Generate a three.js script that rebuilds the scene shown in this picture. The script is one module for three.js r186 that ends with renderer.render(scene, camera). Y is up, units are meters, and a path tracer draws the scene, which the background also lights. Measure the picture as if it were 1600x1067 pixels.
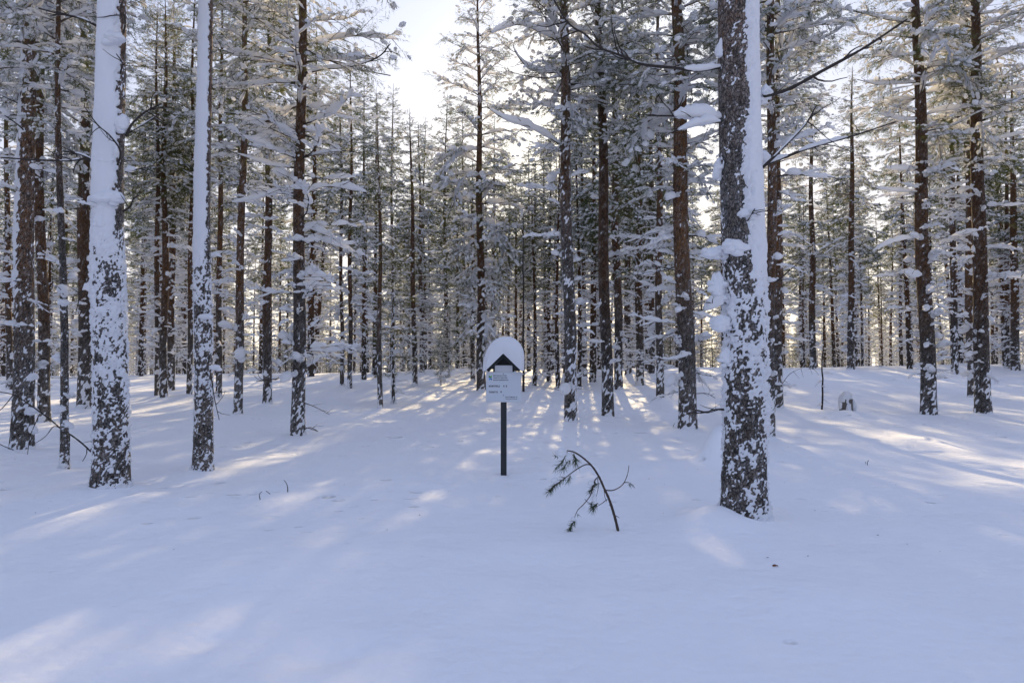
import * as THREE from 'three';

// ---------------------------------------------------------------- camera, sky, sun, exposure
const scene = new THREE.Scene();
const EYE = 1.5, F = 1067, PITCH = 2.3 * Math.PI / 180;
const camera = new THREE.PerspectiveCamera(2 * Math.atan(533.5 / F) * 180 / Math.PI, 1600 / 1067, 0.05, 1500);
camera.position.set(0, EYE, 0);
camera.rotation.x = PITCH;
camera.updateMatrixWorld(true);
const renderer = new THREE.WebGLRenderer({ antialias: true });
renderer.toneMapping = THREE.LinearToneMapping;
renderer.toneMappingExposure = 1.84;
renderer.shadowMap.enabled = true;
const SUN_AZ = 5.6 * Math.PI / 180, SUN_EL = 18 * Math.PI / 180;     // to the right of straight ahead (-z)
const sunDir = new THREE.Vector3(Math.sin(SUN_AZ) * Math.cos(SUN_EL), Math.sin(SUN_EL), -Math.cos(SUN_AZ) * Math.cos(SUN_EL));
const sun = new THREE.DirectionalLight(new THREE.Color().setRGB(1, 0.77, 0.43), 5);
sun.position.copy(sunDir).multiplyScalar(150);
sun.castShadow = true;
Object.assign(sun.shadow.camera, { left: -80, right: 80, top: 60, bottom: -60, near: 1, far: 400 });
sun.shadow.mapSize.set(4096, 4096);
sun.shadow.radius = 1;
scene.add(sun, sun.target);
{ // a clear winter sky: blue overhead and behind, paling to white round the low sun
  const W = 512, Hh = 256, d = new Float32Array(W * Hh * 4), v = new THREE.Vector3();
  for (let j = 0; j < Hh; j++) for (let i = 0; i < W; i++) {
    const el = ((j + 0.5) / Hh - 0.5) * Math.PI, az = ((i + 0.5) / W - 0.5) * 2 * Math.PI;
    v.set(Math.cos(el) * Math.cos(az), Math.sin(el), Math.cos(el) * Math.sin(az));
    const ang = Math.acos(Math.max(-1, Math.min(1, v.dot(sunDir)))) * 180 / Math.PI;
    const low = Math.exp(-Math.max(0, el) * 3.2), g1 = Math.exp(-ang / 8.5), g2 = Math.exp(-ang / 38);
    const k = (j * W + i) * 4, away = Math.abs(Math.atan2(Math.sin(az - Math.atan2(sunDir.z, sunDir.x)), Math.cos(az - Math.atan2(sunDir.z, sunDir.x)))), warm = Math.exp(-Math.max(0, el) * 5) * Math.exp(-away * away * 0.9);
    d[k] = 0.39 + 0.2 * low + 1.3 * g1 + 0.1 * g2 + 1.05 * warm;
    d[k + 1] = 0.485 + 0.2 * low + 1.15 * g1 + 0.09 * g2 + 0.7 * warm;
    d[k + 2] = 0.79 + 0.08 * low + 0.8 * g1 + 0.04 * g2 + 0.12 * warm;
    for (let e = 0; e < 3; e++) d[k + e] *= 0.64; d[k + 3] = 1;
  }
  const t = new THREE.DataTexture(d, W, Hh, THREE.RGBAFormat, THREE.FloatType);
  t.mapping = THREE.EquirectangularReflectionMapping;
  t.magFilter = t.minFilter = THREE.LinearFilter;
  t.needsUpdate = true;
  scene.background = t; scene.environment = t;
}

// ---------------------------------------------------------------- small tools
const TAU = Math.PI * 2, V = (x, y, z) => new THREE.Vector3(x, y, z), UP = V(0, 1, 0);
function rngOf(a) { return () => { a |= 0; a = a + 0x6D2B79F5 | 0; let t = Math.imul(a ^ a >>> 15, 1 | a); t = t + Math.imul(t ^ t >>> 7, 61 | t) ^ t; return ((t ^ t >>> 14) >>> 0) / 4294967296; }; }
const lerp = (a, b, t) => a + (b - a) * t, clamp = (x, a, b) => Math.min(b, Math.max(a, x));
const sstep = (a, b, x) => { const t = clamp((x - a) / (b - a), 0, 1); return t * t * (3 - 2 * t); };
function h3(x, y, z) { let h = Math.imul(x, 374761393) ^ Math.imul(y, 668265263) ^ Math.imul(z, 2147483647 - 1013904223); h = Math.imul(h ^ h >>> 13, 1274126177); h = Math.imul(h ^ h >>> 16, 0x85ebca6b); return ((h ^ h >>> 15) >>> 0) / 4294967296; }
function n3(x, y, z) {
  const X = Math.floor(x), Y = Math.floor(y), Z = Math.floor(z); let a = x - X, b = y - Y, c = z - Z;
  a = a * a * (3 - 2 * a); b = b * b * (3 - 2 * b); c = c * c * (3 - 2 * c);
  const l = (p, q, t) => p + (q - p) * t;
  return l(l(l(h3(X, Y, Z), h3(X + 1, Y, Z), a), l(h3(X, Y + 1, Z), h3(X + 1, Y + 1, Z), a), b), l(l(h3(X, Y, Z + 1), h3(X + 1, Y, Z + 1), a), l(h3(X, Y + 1, Z + 1), h3(X + 1, Y + 1, Z + 1), a), b), c);
}
const fbm = (x, y, z) => (n3(x, y, z) * 4 + n3(x * 2.03 + 7, y * 2.03, z * 2.03) * 2 + n3(x * 4.1, y * 4.1 + 3, z * 4.1)) / 7;
const n2 = (x, z) => n3(x, 0.37, z) - 0.5;
const used = {};
function numbered(name) { const n = used[name] = (used[name] ?? -1) + 1; return n ? `${name}_${String(n).padStart(3, '0')}` : name; }
function tag(o, label, category, group, kind) {
  if (label) o.userData.label = label;
  if (category) o.userData.category = category;
  if (group) o.userData.group = group;
  if (kind) o.userData.kind = kind;
  return o;
}
function thing(name, label, category, pos, group) {
  const g = new THREE.Group(); g.name = numbered(name); g.position.copy(pos); scene.add(g);
  return tag(g, label, category, group);
}
function part(name, geo, mat, parent) {
  const m = new THREE.Mesh(geo, mat); m.name = parent === scene ? numbered(name) : name;
  m.castShadow = m.receiveShadow = true; parent.add(m); return m;
}

// ---------------------------------------------------------------- mesh builder
class MB {
  constructor() { this.p = []; this.n = []; this.i = []; this.c = null; this.t = null; }
  get count() { return this.p.length / 3; }
  vert(x, y, z, a, b, c) { this.p.push(x, y, z); this.n.push(a, b, c); return this.p.length / 3 - 1; }
  tri(a, b, c) { this.i.push(a, b, c); }
  tube(pts, radii, sides, cap = true) {
    const base = this.count, N = pts.length, t = V(), s = V(), u = V();
    for (let k = 0; k < N; k++) {
      t.subVectors(pts[Math.min(N - 1, k + 1)], pts[Math.max(0, k - 1)]).normalize();
      s.crossVectors(t, Math.abs(t.y) > 0.95 ? V(1, 0, 0) : UP).normalize(); u.crossVectors(s, t);
      for (let j = 0; j < sides; j++) {
        const a = j / sides * TAU, cx = Math.cos(a), sx = Math.sin(a), nx = s.x * cx + u.x * sx, ny = s.y * cx + u.y * sx, nz = s.z * cx + u.z * sx, r = radii[k];
        this.vert(pts[k].x + nx * r, pts[k].y + ny * r, pts[k].z + nz * r, nx, ny, nz);
      }
    }
    for (let k = 0; k < N - 1; k++) for (let j = 0; j < sides; j++) {
      const a = base + k * sides + j, b = base + k * sides + (j + 1) % sides; this.tri(a, b + sides, b); this.tri(a, a + sides, b + sides);
    }
    if (cap) for (let j = 1; j < sides - 1; j++) this.tri(base + (N - 1) * sides, base + (N - 1) * sides + j, base + (N - 1) * sides + j + 1);
  }
  // a pillow of snow lying along a path: flat below, rounded above, uneven
  ribbon(pts, w, h, sides, rng, rough = 1) {
    const base = this.count, N = pts.length, t = V(), s = V(), sd = rng() * 100;
    for (let k = 0; k < N; k++) {
      const q = k / (N - 1), env = Math.pow(Math.sin(Math.PI * clamp(q, 0.02, 0.98)), 0.45);
      t.subVectors(pts[Math.min(N - 1, k + 1)], pts[Math.max(0, k - 1)]).normalize();
      s.set(t.z, 0, -t.x); if (s.lengthSq() < 1e-4) s.set(1, 0, 0); s.normalize();
      const flat = Math.sqrt(Math.max(0.12, 1 - t.y * t.y));
      const m = env * (1 + rough * (1.5 * (n3(sd + k * 0.9, 0.5, 0.5) - 0.5))), ww = w * m * lerp(0.3, 1, flat), hh = h * m * flat;
      const off = (n3(sd, k * 0.7, 3.3) - 0.5) * w * 0.5 * rough;
      for (let j = 0; j < sides; j++) {
        const a = j / sides * TAU + 0.3, c = Math.cos(a), d = Math.sin(a), y = d > 0 ? d * hh : d * hh * 0.22;
        const nx = s.x * c * hh, nz = s.z * c * hh, ny = d * ww, l = 1 / Math.hypot(nx, ny, nz, 1e-6);
        this.vert(pts[k].x + s.x * (c * ww + off), pts[k].y + y + 0.003, pts[k].z + s.z * (c * ww + off), nx * l, ny * l, nz * l);
      }
    }
    for (let k = 0; k < N - 1; k++) for (let j = 0; j < sides; j++) {
      const a = base + k * sides + j, b = base + k * sides + (j + 1) % sides; this.tri(a, b, b + sides); this.tri(a, b + sides, a + sides);
    }
    for (const e of [0, N - 1]) for (let j = 1; j < sides - 1; j++) this.tri(base + e * sides, base + e * sides + j, base + e * sides + j + 1);
  }
  blob(tpl, x, y, z, rx, ry, rz, dir) { // dir: unit direction of the long axis
    const base = this.count, P = tpl.p, Q = tpl.n, s = V(dir.z, 0, -dir.x); if (s.lengthSq() < 1e-4) s.set(0, 0, 1); s.normalize();
    const u = V().crossVectors(dir, s); if (u.y < 0) u.negate(); s.crossVectors(dir, u);
    for (let k = 0; k < P.length; k += 3) {
      const a = P[k] * rx, b = P[k + 1] * ry, c = P[k + 2] * rz, na = Q[k] / rx, nb = Q[k + 1] / ry, nc = Q[k + 2] / rz;
      const X = dir.x * na + u.x * nb + s.x * nc, Y = dir.y * na + u.y * nb + s.y * nc, Z = dir.z * na + u.z * nb + s.z * nc, l = 1 / Math.hypot(X, Y, Z);
      this.vert(x + dir.x * a + u.x * b + s.x * c, y + dir.y * a + u.y * b + s.y * c, z + dir.z * a + u.z * b + s.z * c, X * l, Y * l, Z * l);
    }
    for (let k = 0; k < tpl.i.length; k++) this.i.push(base + tpl.i[k]);
  }
  blade(p, q, w, nrm) { // one needle: a thin triangle from p to q
    const d = V().subVectors(q, p), s = V().crossVectors(d, nrm).normalize().multiplyScalar(w / 2), n = V().crossVectors(s, d).normalize();
    const a = this.vert(p.x - s.x, p.y - s.y, p.z - s.z, n.x, n.y, n.z); this.vert(p.x + s.x, p.y + s.y, p.z + s.z, n.x, n.y, n.z); this.vert(q.x, q.y, q.z, n.x, n.y, n.z);
    this.tri(a, a + 1, a + 2);
  }
  add(o, m) { // another builder, moved by a matrix
    const base = this.count, e = m.elements, P = o.p, N = o.n;
    for (let k = 0; k < P.length; k += 3) {
      const x = P[k], y = P[k + 1], z = P[k + 2], a = N[k], b = N[k + 1], c = N[k + 2];
      const X = e[0] * a + e[4] * b + e[8] * c, Y = e[1] * a + e[5] * b + e[9] * c, Z = e[2] * a + e[6] * b + e[10] * c, l = 1 / Math.hypot(X, Y, Z);
      this.vert(e[0] * x + e[4] * y + e[8] * z + e[12], e[1] * x + e[5] * y + e[9] * z + e[13], e[2] * x + e[6] * y + e[10] * z + e[14], X * l, Y * l, Z * l);
    }
    for (let k = 0; k < o.i.length; k++) this.i.push(base + o.i[k]);
  }
  geo() {
    const g = new THREE.BufferGeometry();
    g.setAttribute('position', new THREE.BufferAttribute(new Float32Array(this.p), 3));
    g.setAttribute('normal', new THREE.BufferAttribute(new Float32Array(this.n), 3));
    if (this.c) g.setAttribute('color', new THREE.BufferAttribute(new Float32Array(this.c), 3));
    if (this.t) g.setAttribute('uv', new THREE.BufferAttribute(new Float32Array(this.t), 2));
    g.setIndex(new THREE.BufferAttribute(new Uint32Array(this.i), 1));
    return g;
  }
}
function joined(list) { // several builders -> one geometry with a material group each
  const m = new MB(), I = new THREE.Matrix4(), cuts = [];
  for (const b of list) { const s = m.i.length; m.add(b, I); cuts.push([s, m.i.length - s]); }
  const g = m.geo(); cuts.forEach(([s, n], k) => n && g.addGroup(s, n, k)); return g;
}
function blobTemplate(detail, seed, lumpy) {
  const g = new THREE.IcosahedronGeometry(1, detail), key = new Map(), p = [], i = [], P = g.attributes.position;
  for (let k = 0; k < P.count; k++) {
    const x = P.getX(k), y = P.getY(k), z = P.getZ(k), s = `${x.toFixed(3)},${y.toFixed(3)},${z.toFixed(3)}`;
    if (!key.has(s)) { key.set(s, p.length / 3); const q = seed * 9.1, r = lumpy ? 0.55 + 0.6 * n3(x * 1.3 + q, y * 1.3, z * 1.3) + 0.3 * n3(x * 3 + q, y * 3, z * 3) + 0.1 * n3(x * 7 + q, y * 7, z * 7) : 0.62 + 0.76 * n3(x * 1.4 + q, y * 1.4, z * 1.4); p.push(x * r, (y > 0 ? y : y * (lumpy ? 0.5 : 0.6)) * r, z * r); }
    i.push(key.get(s));
  }
  const n = new Float32Array(p.length), a = V(), b = V(), c = V();
  for (let k = 0; k < i.length; k += 3) {
    a.fromArray(p, i[k] * 3); b.fromArray(p, i[k + 1] * 3).sub(a); c.fromArray(p, i[k + 2] * 3).sub(a); b.cross(c);
    for (let q = 0; q < 3; q++) for (let e = 0; e < 3; e++) n[i[k + q] * 3 + e] += b.getComponent(e);
  }
  for (let k = 0; k < n.length; k += 3) { const l = 1 / Math.hypot(n[k], n[k + 1], n[k + 2]); n[k] *= l; n[k + 1] *= l; n[k + 2] *= l; }
  return { p, n, i };
}
const BLOB = [0, 1, 2, 3, 4, 5, 6, 7].map((s) => blobTemplate(1, s)), BLOB_FINE = [0, 1, 2, 3, 4, 5, 6, 7].map((s) => blobTemplate(6, s + 40, true)), BLOB_MED = [0, 1, 2, 3].map((s) => blobTemplate(2, s + 60, true)), BLOB_FAR = [0, 1, 2, 3, 4, 5].map((s) => blobTemplate(0, s + 20));

// ---------------------------------------------------------------- materials
function dataTex(w, h, f, srgb) {
  const d = new Uint8Array(w * h * 4);
  for (let y = 0; y < h; y++) for (let x = 0; x < w; x++) { const c = f(x, y), k = (y * w + x) * 4; d[k] = c[0]; d[k + 1] = c[1]; d[k + 2] = c[2]; d[k + 3] = 255; }
  const t = new THREE.DataTexture(d, w, h); t.wrapS = t.wrapT = THREE.RepeatWrapping; t.magFilter = THREE.LinearFilter; t.minFilter = THREE.LinearMipmapLinearFilter; t.generateMipmaps = true;
  if (srgb) t.colorSpace = THREE.SRGBColorSpace; t.needsUpdate = true; return t;
}
function wrapNoise(x, y, px, py, sd) { // value noise that repeats every px, py
  const X = Math.floor(x), Y = Math.floor(y); let a = x - X, b = y - Y; a = a * a * (3 - 2 * a); b = b * b * (3 - 2 * b);
  const m = (k, n) => ((k % n) + n) % n, q = (i, j) => h3(m(i, px), m(j, py), sd);
  return lerp(lerp(q(X, Y), q(X + 1, Y), a), lerp(q(X, Y + 1), q(X + 1, Y + 1), a), b);
}
// bark: vertical plates with dark fissures
const barkH = (x, y) => {
  const u = x / 256, v = y / 512, wu = u * 14 + 0.9 * wrapNoise(u * 20, v * 24, 20, 24, 3), wv = v * 22 + 0.9 * wrapNoise(u * 20, v * 24, 20, 24, 4);
  let d1 = 9, d2 = 9; const X = Math.floor(wu), Y = Math.floor(wv), m = (k, n) => ((k % n) + n) % n;
  for (let a = -1; a <= 1; a++) for (let b = -1; b <= 1; b++) { const p = X + a + h3(m(X + a, 14), m(Y + b, 22), 6), q = Y + b + h3(m(X + a, 14), m(Y + b, 22), 7), d = Math.hypot(p - wu, q - wv); if (d < d1) { d2 = d1; d1 = d; } else if (d < d2) d2 = d; }
  const fine = wrapNoise(u * 60, v * 90, 60, 90, 2), mid = wrapNoise(u * 18, v * 16, 18, 16, 5);
  return clamp(0.1 + 0.55 * sstep(0, 0.3, d2 - d1) + 0.3 * (mid - 0.4) + 0.3 * (fine - 0.5), 0, 1);
};
const barkMap = dataTex(256, 512, (x, y) => { const h = barkH(x, y), t = wrapNoise(x / 256 * 12, y / 512 * 10, 12, 10, 8), k = 60 + 185 * h; return [k, k * (0.94 + 0.06 * t), k * (0.88 + 0.12 * t)]; }, true);
const barkBump = dataTex(256, 512, (x, y) => { const k = barkH(x, y) * 255; return [k, k, k]; });
// snow surface: fine grain plus pits where lumps fell from the branches; sheet of 40 m
const PIT = 2048, pit = new Float32Array(PIT * PIT);
{
  const r = rngOf(77), m = PIT / 40;
  for (let y = 0; y < PIT; y++) for (let x = 0; x < PIT; x++) { const X = x / m, Y = y / m; pit[y * PIT + x] = 0.018 * (wrapNoise(X * 3, Y * 3, 120, 120, 21) - 0.5) + 0.009 * (wrapNoise(X * 9, Y * 9, 360, 360, 22) - 0.5) + 0.006 * (wrapNoise(X * 24, Y * 24, 960, 960, 23) - 0.5); }
  for (let k = 0; k < 11000; k++) {
    const cx = r() * 40, cy = r() * 40; // cy = metres in front of the camera plus 2
    const grow = sstep(7, 12, cy) * (0.25 + 0.75 * sstep(0.42, 0.62, n3(cx * 0.33, cy * 0.33, 4)));
    if (r() > grow + 0.015) continue;
    const R = (0.02 + 0.055 * r() * r()) * (r() < 0.06 ? 2 : 1), D = R * (0.4 + 0.5 * r()), asp = 0.7 + 0.8 * r(), n = Math.ceil(R * 2.2 * m);
    for (let dy = -n; dy <= n; dy++) for (let dx = -n; dx <= n; dx++) {
      const X = dx / m / asp, Y = dy / m, q = Math.hypot(X, Y) / R; if (q > 2) continue;
      pit[((Math.round(cy * m) + dy + PIT) % PIT) * PIT + (Math.round(cx * m) + dx + PIT) % PIT] += -D * Math.exp(-q * q * 1.6) + D * 0.22 * Math.exp(-((q - 1.25) ** 2) * 8);
    }
  }
}
const PIT_LO = -0.075, PIT_HI = 0.03;
const snowBump = dataTex(PIT, PIT, (x, y) => { const k = clamp((pit[y * PIT + x] - PIT_LO) / (PIT_HI - PIT_LO), 0, 1) * 255; return [k, k, k]; });
// the grain of the crust, 1.6 m to the repeat
const GR = 512, grainH = (x, y) => 0.5 * wrapNoise(x / 16, y / 16, 32, 32, 31) + 0.5 * wrapNoise(x / 6, y / 6, 86, 86, 32) * 0.8 + 0.5 * wrapNoise(x / 2.56, y / 2.56, 200, 200, 33) * 0.7;
const grainMap = dataTex(GR, GR, (x, y) => { const s = 0.34, a = (grainH(x + 1, y) - grainH(x - 1, y)) * s, b = (grainH(x, y + 1) - grainH(x, y - 1)) * s, l = 1 / Math.hypot(a, b, 1); return [127.5 - a * l * 127.5, 127.5 - b * l * 127.5, 127.5 + l * 127.5]; });
grainMap.repeat.set(25, 25);
const C = (r, g, b) => new THREE.Color().setRGB(r, g, b);
const M = {
  ground: new THREE.MeshPhysicalMaterial({ color: C(0.88, 0.89, 0.92), roughness: 0.75, normalMap: grainMap, normalScale: new THREE.Vector2(1, 1), specularIntensity: 0.35, bumpMap: snowBump, bumpScale: PIT_HI - PIT_LO }),
  snowThin: new THREE.MeshPhysicalMaterial({ color: C(0.9, 0.9, 0.91), roughness: 1, specularIntensity: 0.1, transmission: 0.55, thickness: 0 }),
  snow: new THREE.MeshPhysicalMaterial({ color: C(0.9, 0.9, 0.91), roughness: 1, specularIntensity: 0.1, transmission: 0.25, thickness: 0 }),
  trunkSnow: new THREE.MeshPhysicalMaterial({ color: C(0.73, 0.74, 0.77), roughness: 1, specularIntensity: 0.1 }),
  bark: new THREE.MeshStandardMaterial({ color: 0xffffff, vertexColors: true, roughness: 0.95, map: barkMap, bumpMap: barkBump, bumpScale: 0.012 }),
  wood: new THREE.MeshStandardMaterial({ color: C(0.036, 0.029, 0.025), roughness: 0.95 }),
  limb: new THREE.MeshStandardMaterial({ color: C(0.075, 0.05, 0.034), roughness: 0.95 }),
  needle: [C(0.095, 0.105, 0.028), C(0.115, 0.115, 0.03), C(0.078, 0.1, 0.03)].map((c) => new THREE.MeshPhysicalMaterial({ color: c, roughness: 0.9, specularIntensity: 0.3, transmission: 0.6, thickness: 0, side: THREE.DoubleSide })),
};

// ---------------------------------------------------------------- the lie of the land
function land(x, z) {
  const d = -z, crest = 1.42 + 0.012 * clamp(x, -30, 30) + 0.3 * n2(x * 0.06 + 3, 1.7);
  let h = crest * sstep(11, 45, d) - 1.1 * sstep(47, 80, d);
  const a = sstep(2, 9, d);
  h += (0.1 + 0.16 * sstep(10, 30, d)) * n2(x * 0.16 + 11, z * 0.2) * a + 0.12 * n2(x * 0.5, z * 0.55 + 5) * a + 0.05 * n2(x * 1.3 + 2, z * 1.2) * sstep(8, 14, d) + 0.03 * n2(x * 0.8, z * 0.7 + 9);
  return h;
}
const fwd = V(0, Math.sin(PITCH), -Math.cos(PITCH)), upv = V(0, Math.cos(PITCH), Math.sin(PITCH));
const ray = (px, py) => V((px - 800) / F, 0, 0).addScaledVector(upv, (533.5 - py) / F).add(fwd);   // unit depth along -z nearly
function at(px, py, d) { const r = ray(px, py); return V(0, EYE, 0).addScaledVector(r, d / -r.z); }  // the point at d metres in front
function onLand(px, py) { for (let d = 2; d < 43; d += 0.02) { const p = at(px, py, d); if (p.y <= land(p.x, p.z)) return p; } const p = at(px, py, 40); p.y = land(p.x, p.z); return p; }

// ---------------------------------------------------------------- branches
function walk(rng, o) { // a crooked path from the origin along +x
  const pts = [V(0, 0, 0)], p = V(); let pitch = o.e0, yaw = o.yaw ?? 0; const N = o.n, st = o.L / N, cr = o.crook ?? 0.12;
  for (let k = 0; k < N; k++) {
    pitch += o.bend / N + (rng() - 0.5) * cr; yaw += (rng() - 0.5) * cr * 1.5;
    if (o.tip && k > N * 0.6) pitch += o.tip / (N * 0.4);
    p.x += Math.cos(pitch) * Math.cos(yaw) * st; p.y += Math.sin(pitch) * st; p.z += Math.cos(pitch) * Math.sin(yaw) * st; pts.push(p.clone());
  }
  return pts;
}
const along = (pts, t) => { const f = clamp(t, 0, 1) * (pts.length - 1), k = Math.min(pts.length - 2, Math.floor(f)); return V().lerpVectors(pts[k], pts[k + 1], f - k); };
const heading = (pts, t) => { const k = Math.min(pts.length - 2, Math.floor(clamp(t, 0, 1) * (pts.length - 1))); return V().subVectors(pts[k + 1], pts[k]).normalize(); };
const stretch = (pts, a, b, n) => Array.from({ length: n }, (_, k) => along(pts, lerp(a, b, k / (n - 1))));
function shoot(rng, B, p, dir, fine, snow) { // the last 20 cm of a twig with its brush of needles and a lump of snow
  const L = 0.16 + 0.1 * rng(), e = p.clone().addScaledVector(dir, L);
  const nb = fine ? 10 : 10, bl = fine ? 0.09 : 0.12, bw = fine ? 0.009 : 0.017, q = V(), s = V(), nm = V();
  for (let k = 0; k < nb; k++) {
    const t = (k + rng()) / nb; s.set(rng() - 0.5, rng() - 0.58, rng() - 0.5).normalize();
    const a = V().lerpVectors(p, e, t); q.copy(a).addScaledVector(dir, bl * (0.3 + 0.4 * rng())).addScaledVector(s, bl * 0.8);
    nm.set(rng() - 0.5, rng() - 0.5, rng() - 0.5); B.needle.blade(a, q, bw, nm);
  }
  if (rng() < snow) {
    const c = V().lerpVectors(p, e, 0.45 + 0.3 * rng()), g = 0.6 + 0.7 * rng(), set = BLOB_FAR;
    B.snow.blob(set[rng() * set.length | 0], c.x, c.y + 0.03 * g, c.z, L * 0.46 * g, 0.058 * g * (1 - 0.4 * Math.abs(dir.y)), 0.07 * g, dir);
  }
}
function snowAlong(rng, B, pts, w, h, fine, cover) {
  let t = 0.02 + 0.1 * rng();
  while (t < 0.95) {
    const len = (0.15 + 0.5 * rng()) * (0.5 + cover), e = Math.min(1, t + len);
    if (rng() < cover && e - t > 0.06) B.snow.ribbon(stretch(pts, t, e, fine ? Math.max(5, Math.round(pts.length * 1.2 * (e - t)) + 3) : Math.max(4, Math.round(pts.length * (e - t)) + 2)), w * (1 - 0.4 * t), h * (1 - 0.35 * t), fine ? 7 : 5, rng, fine ? 0.9 : 0.8);
    t = e + 0.015 + 0.1 * rng() * (1.2 - cover);
  }
}
function makeBranch(seed, o) {
  const rng = rngOf(seed), B = { wood: new MB(), needle: new MB(), snow: new MB() }, f = o.fine, n = f ? 12 : 8;
  const main = walk(rng, { ...o, n }), r0 = 0.006 + 0.0095 * o.L;
  B.wood.tube(main, main.map((_, k) => lerp(r0, 0.004, k / n)), f ? 6 : 4);
  snowAlong(rng, B, main, o.sw, o.sh, f, o.cover);
  const ns = Math.round(o.ns * (f ? 1 : 0.85));
  for (let k = 0; k < ns; k++) {
    const t = lerp(o.live ? 0.2 : 0.12, 0.97, (k + 0.6 * rng()) / ns), p = along(main, t), hd = heading(main, t), sd = k % 2 ? 1 : -1;
    const yaw = Math.atan2(hd.z, hd.x) + sd * (0.5 + 0.65 * rng()), e0 = Math.asin(hd.y) * 0.7 + (rng() - (o.live ? 0.5 : 0.6)) * 0.55;
    const L = o.L * (0.16 + 0.36 * (1 - t)) * (0.6 + 0.7 * rng()) + 0.1;
    const sec = walk(rng, { L, e0, yaw, bend: o.live ? 0.15 - 0.75 * rng() : (rng() - 0.6) * 0.6, n: f ? 6 : 4, crook: o.live ? 0.16 : 0.34 }).map((q) => q.add(p));
    B.wood.tube(sec, sec.map((_, j) => lerp(r0 * 0.42, f ? 0.0022 : 0.004, j / (sec.length - 1))), f ? 4 : 3, false);
    if (rng() < o.cover2) snowAlong(rng, B, sec, o.sw * 0.62, o.sh * 0.58, f, o.cover * 0.9);
    const nt = Math.max(1, Math.round(L / (o.live ? 0.12 : 0.2)));
    for (let j = 0; j < nt; j++) {
      const tt = lerp(0.3, 1, (j + rng()) / nt), q = along(sec, tt), h2 = heading(sec, tt);
      const y2 = Math.atan2(h2.z, h2.x) + (j % 2 ? 1 : -1) * (0.35 + 0.6 * rng()), e2 = Math.asin(clamp(h2.y, -1, 1)) - (o.live ? 0.55 : 0.3) * rng() + 0.12, dir = V(Math.cos(e2) * Math.cos(y2), Math.sin(e2), Math.cos(e2) * Math.sin(y2));
      const L3 = o.live ? 0.05 + 0.12 * rng() : 0.08 + 0.22 * rng(), e = q.clone().addScaledVector(dir, L3);
      if (f && !o.live) B.wood.tube([q, V().lerpVectors(q, e, 0.5).add(V(0, (rng() - 0.5) * 0.02, 0)), e], [0.003, 0.0024, 0.0016], 3, false); else if (f || !o.live || rng() < 0.4) B.wood.blade(q, e, f ? 0.007 : 0.012, V(rng() - 0.5, 1, rng() - 0.5));
      if (o.live) { shoot(rng, B, e, dir, f, o.lump); if (rng() < 0.5) shoot(rng, B, V().lerpVectors(q, e, 0.2), V(dir.x, dir.y - 0.5, dir.z).normalize(), f, o.lump * 0.6); }
    }
    if (o.live) shoot(rng, B, sec[sec.length - 1], heading(sec, 1), f, o.lump);
  }
  if (o.live) shoot(rng, B, main[n], heading(main, 1), f, o.lump);
  else if (!o.live && o.lump) for (let k = 0; k < o.lump; k++) { // dollops on dead snags
    const p = along(main, 0.15 + 0.8 * rng()), g = 0.6 + 0.8 * rng(), set = f ? BLOB : BLOB_FAR;
    B.snow.blob(set[rng() * set.length | 0], p.x, p.y + 0.035 * g, p.z, 0.1 * g, 0.075 * g, 0.075 * g, heading(main, 0.5));
  }
  return { B, L: o.L };
}
function library(fine) {
  const r = rngOf(fine ? 501 : 901), lib = { dead: [], stub: [], live: [], bough: [] }; let sd = fine ? 3000 : 6000;
  for (let k = 0; k < (fine ? 10 : 8); k++) { const L = 1.1 + 1.5 * r(); lib.dead.push(makeBranch(sd++, { fine, L, e0: -0.15 + 0.5 * r(), bend: -0.15 - 0.35 * r(), tip: 0.5 * r(), crook: 0.26, ns: 4 + 4 * r(), sw: 0.06 + 0.04 * r(), sh: 0.1 + 0.08 * r(), cover: 0.78 + 0.2 * r(), cover2: 0.65, lump: 3 })); }
  for (let k = 0; k < 6; k++) { const L = 0.25 + 0.4 * r(); lib.stub.push(makeBranch(sd++, { fine, L, e0: -0.1 + 0.5 * r(), bend: -0.4, crook: 0.35, ns: 1 + 2 * r(), sw: 0.06, sh: 0.1, cover: 0.8, cover2: 0.4, lump: 2 })); }
  for (let k = 0; k < (fine ? 9 : 9); k++) { const L = 1.5 + 0.8 * r(); lib.live.push(makeBranch(sd++, { fine, L, e0: 0.12 + 0.32 * r(), bend: -0.3 - 0.4 * r(), tip: 0.25 + 0.45 * r(), live: true, ns: 9 + 3 * r(), sw: 0.06 + 0.035 * r(), sh: 0.1 + 0.07 * r(), cover: 0.7 + 0.25 * r(), cover2: fine ? 0.4 : 0.42, lump: fine ? 0.16 : 0.2 })); }
  for (let k = 0; k < 4; k++) { const L = 1.3 + 0.6 * r(); lib.bough.push(makeBranch(sd++, { fine, L, e0: 0.1 + 0.2 * r(), bend: -1.2 - 0.4 * r(), live: true, ns: 8, sw: 0.1, sh: 0.15, cover: 0.95, cover2: 0.9, lump: fine ? 0.3 : 0.6 })); }
  return lib;
}
const FINE = library(true), FAR = library(false);
const M4 = (x, y, z, yaw, tilt, s) => new THREE.Matrix4().compose(V(x, y, z), new THREE.Quaternion().setFromEuler(new THREE.Euler(0, yaw, tilt, 'YZX')), V(s, s, s));
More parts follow.
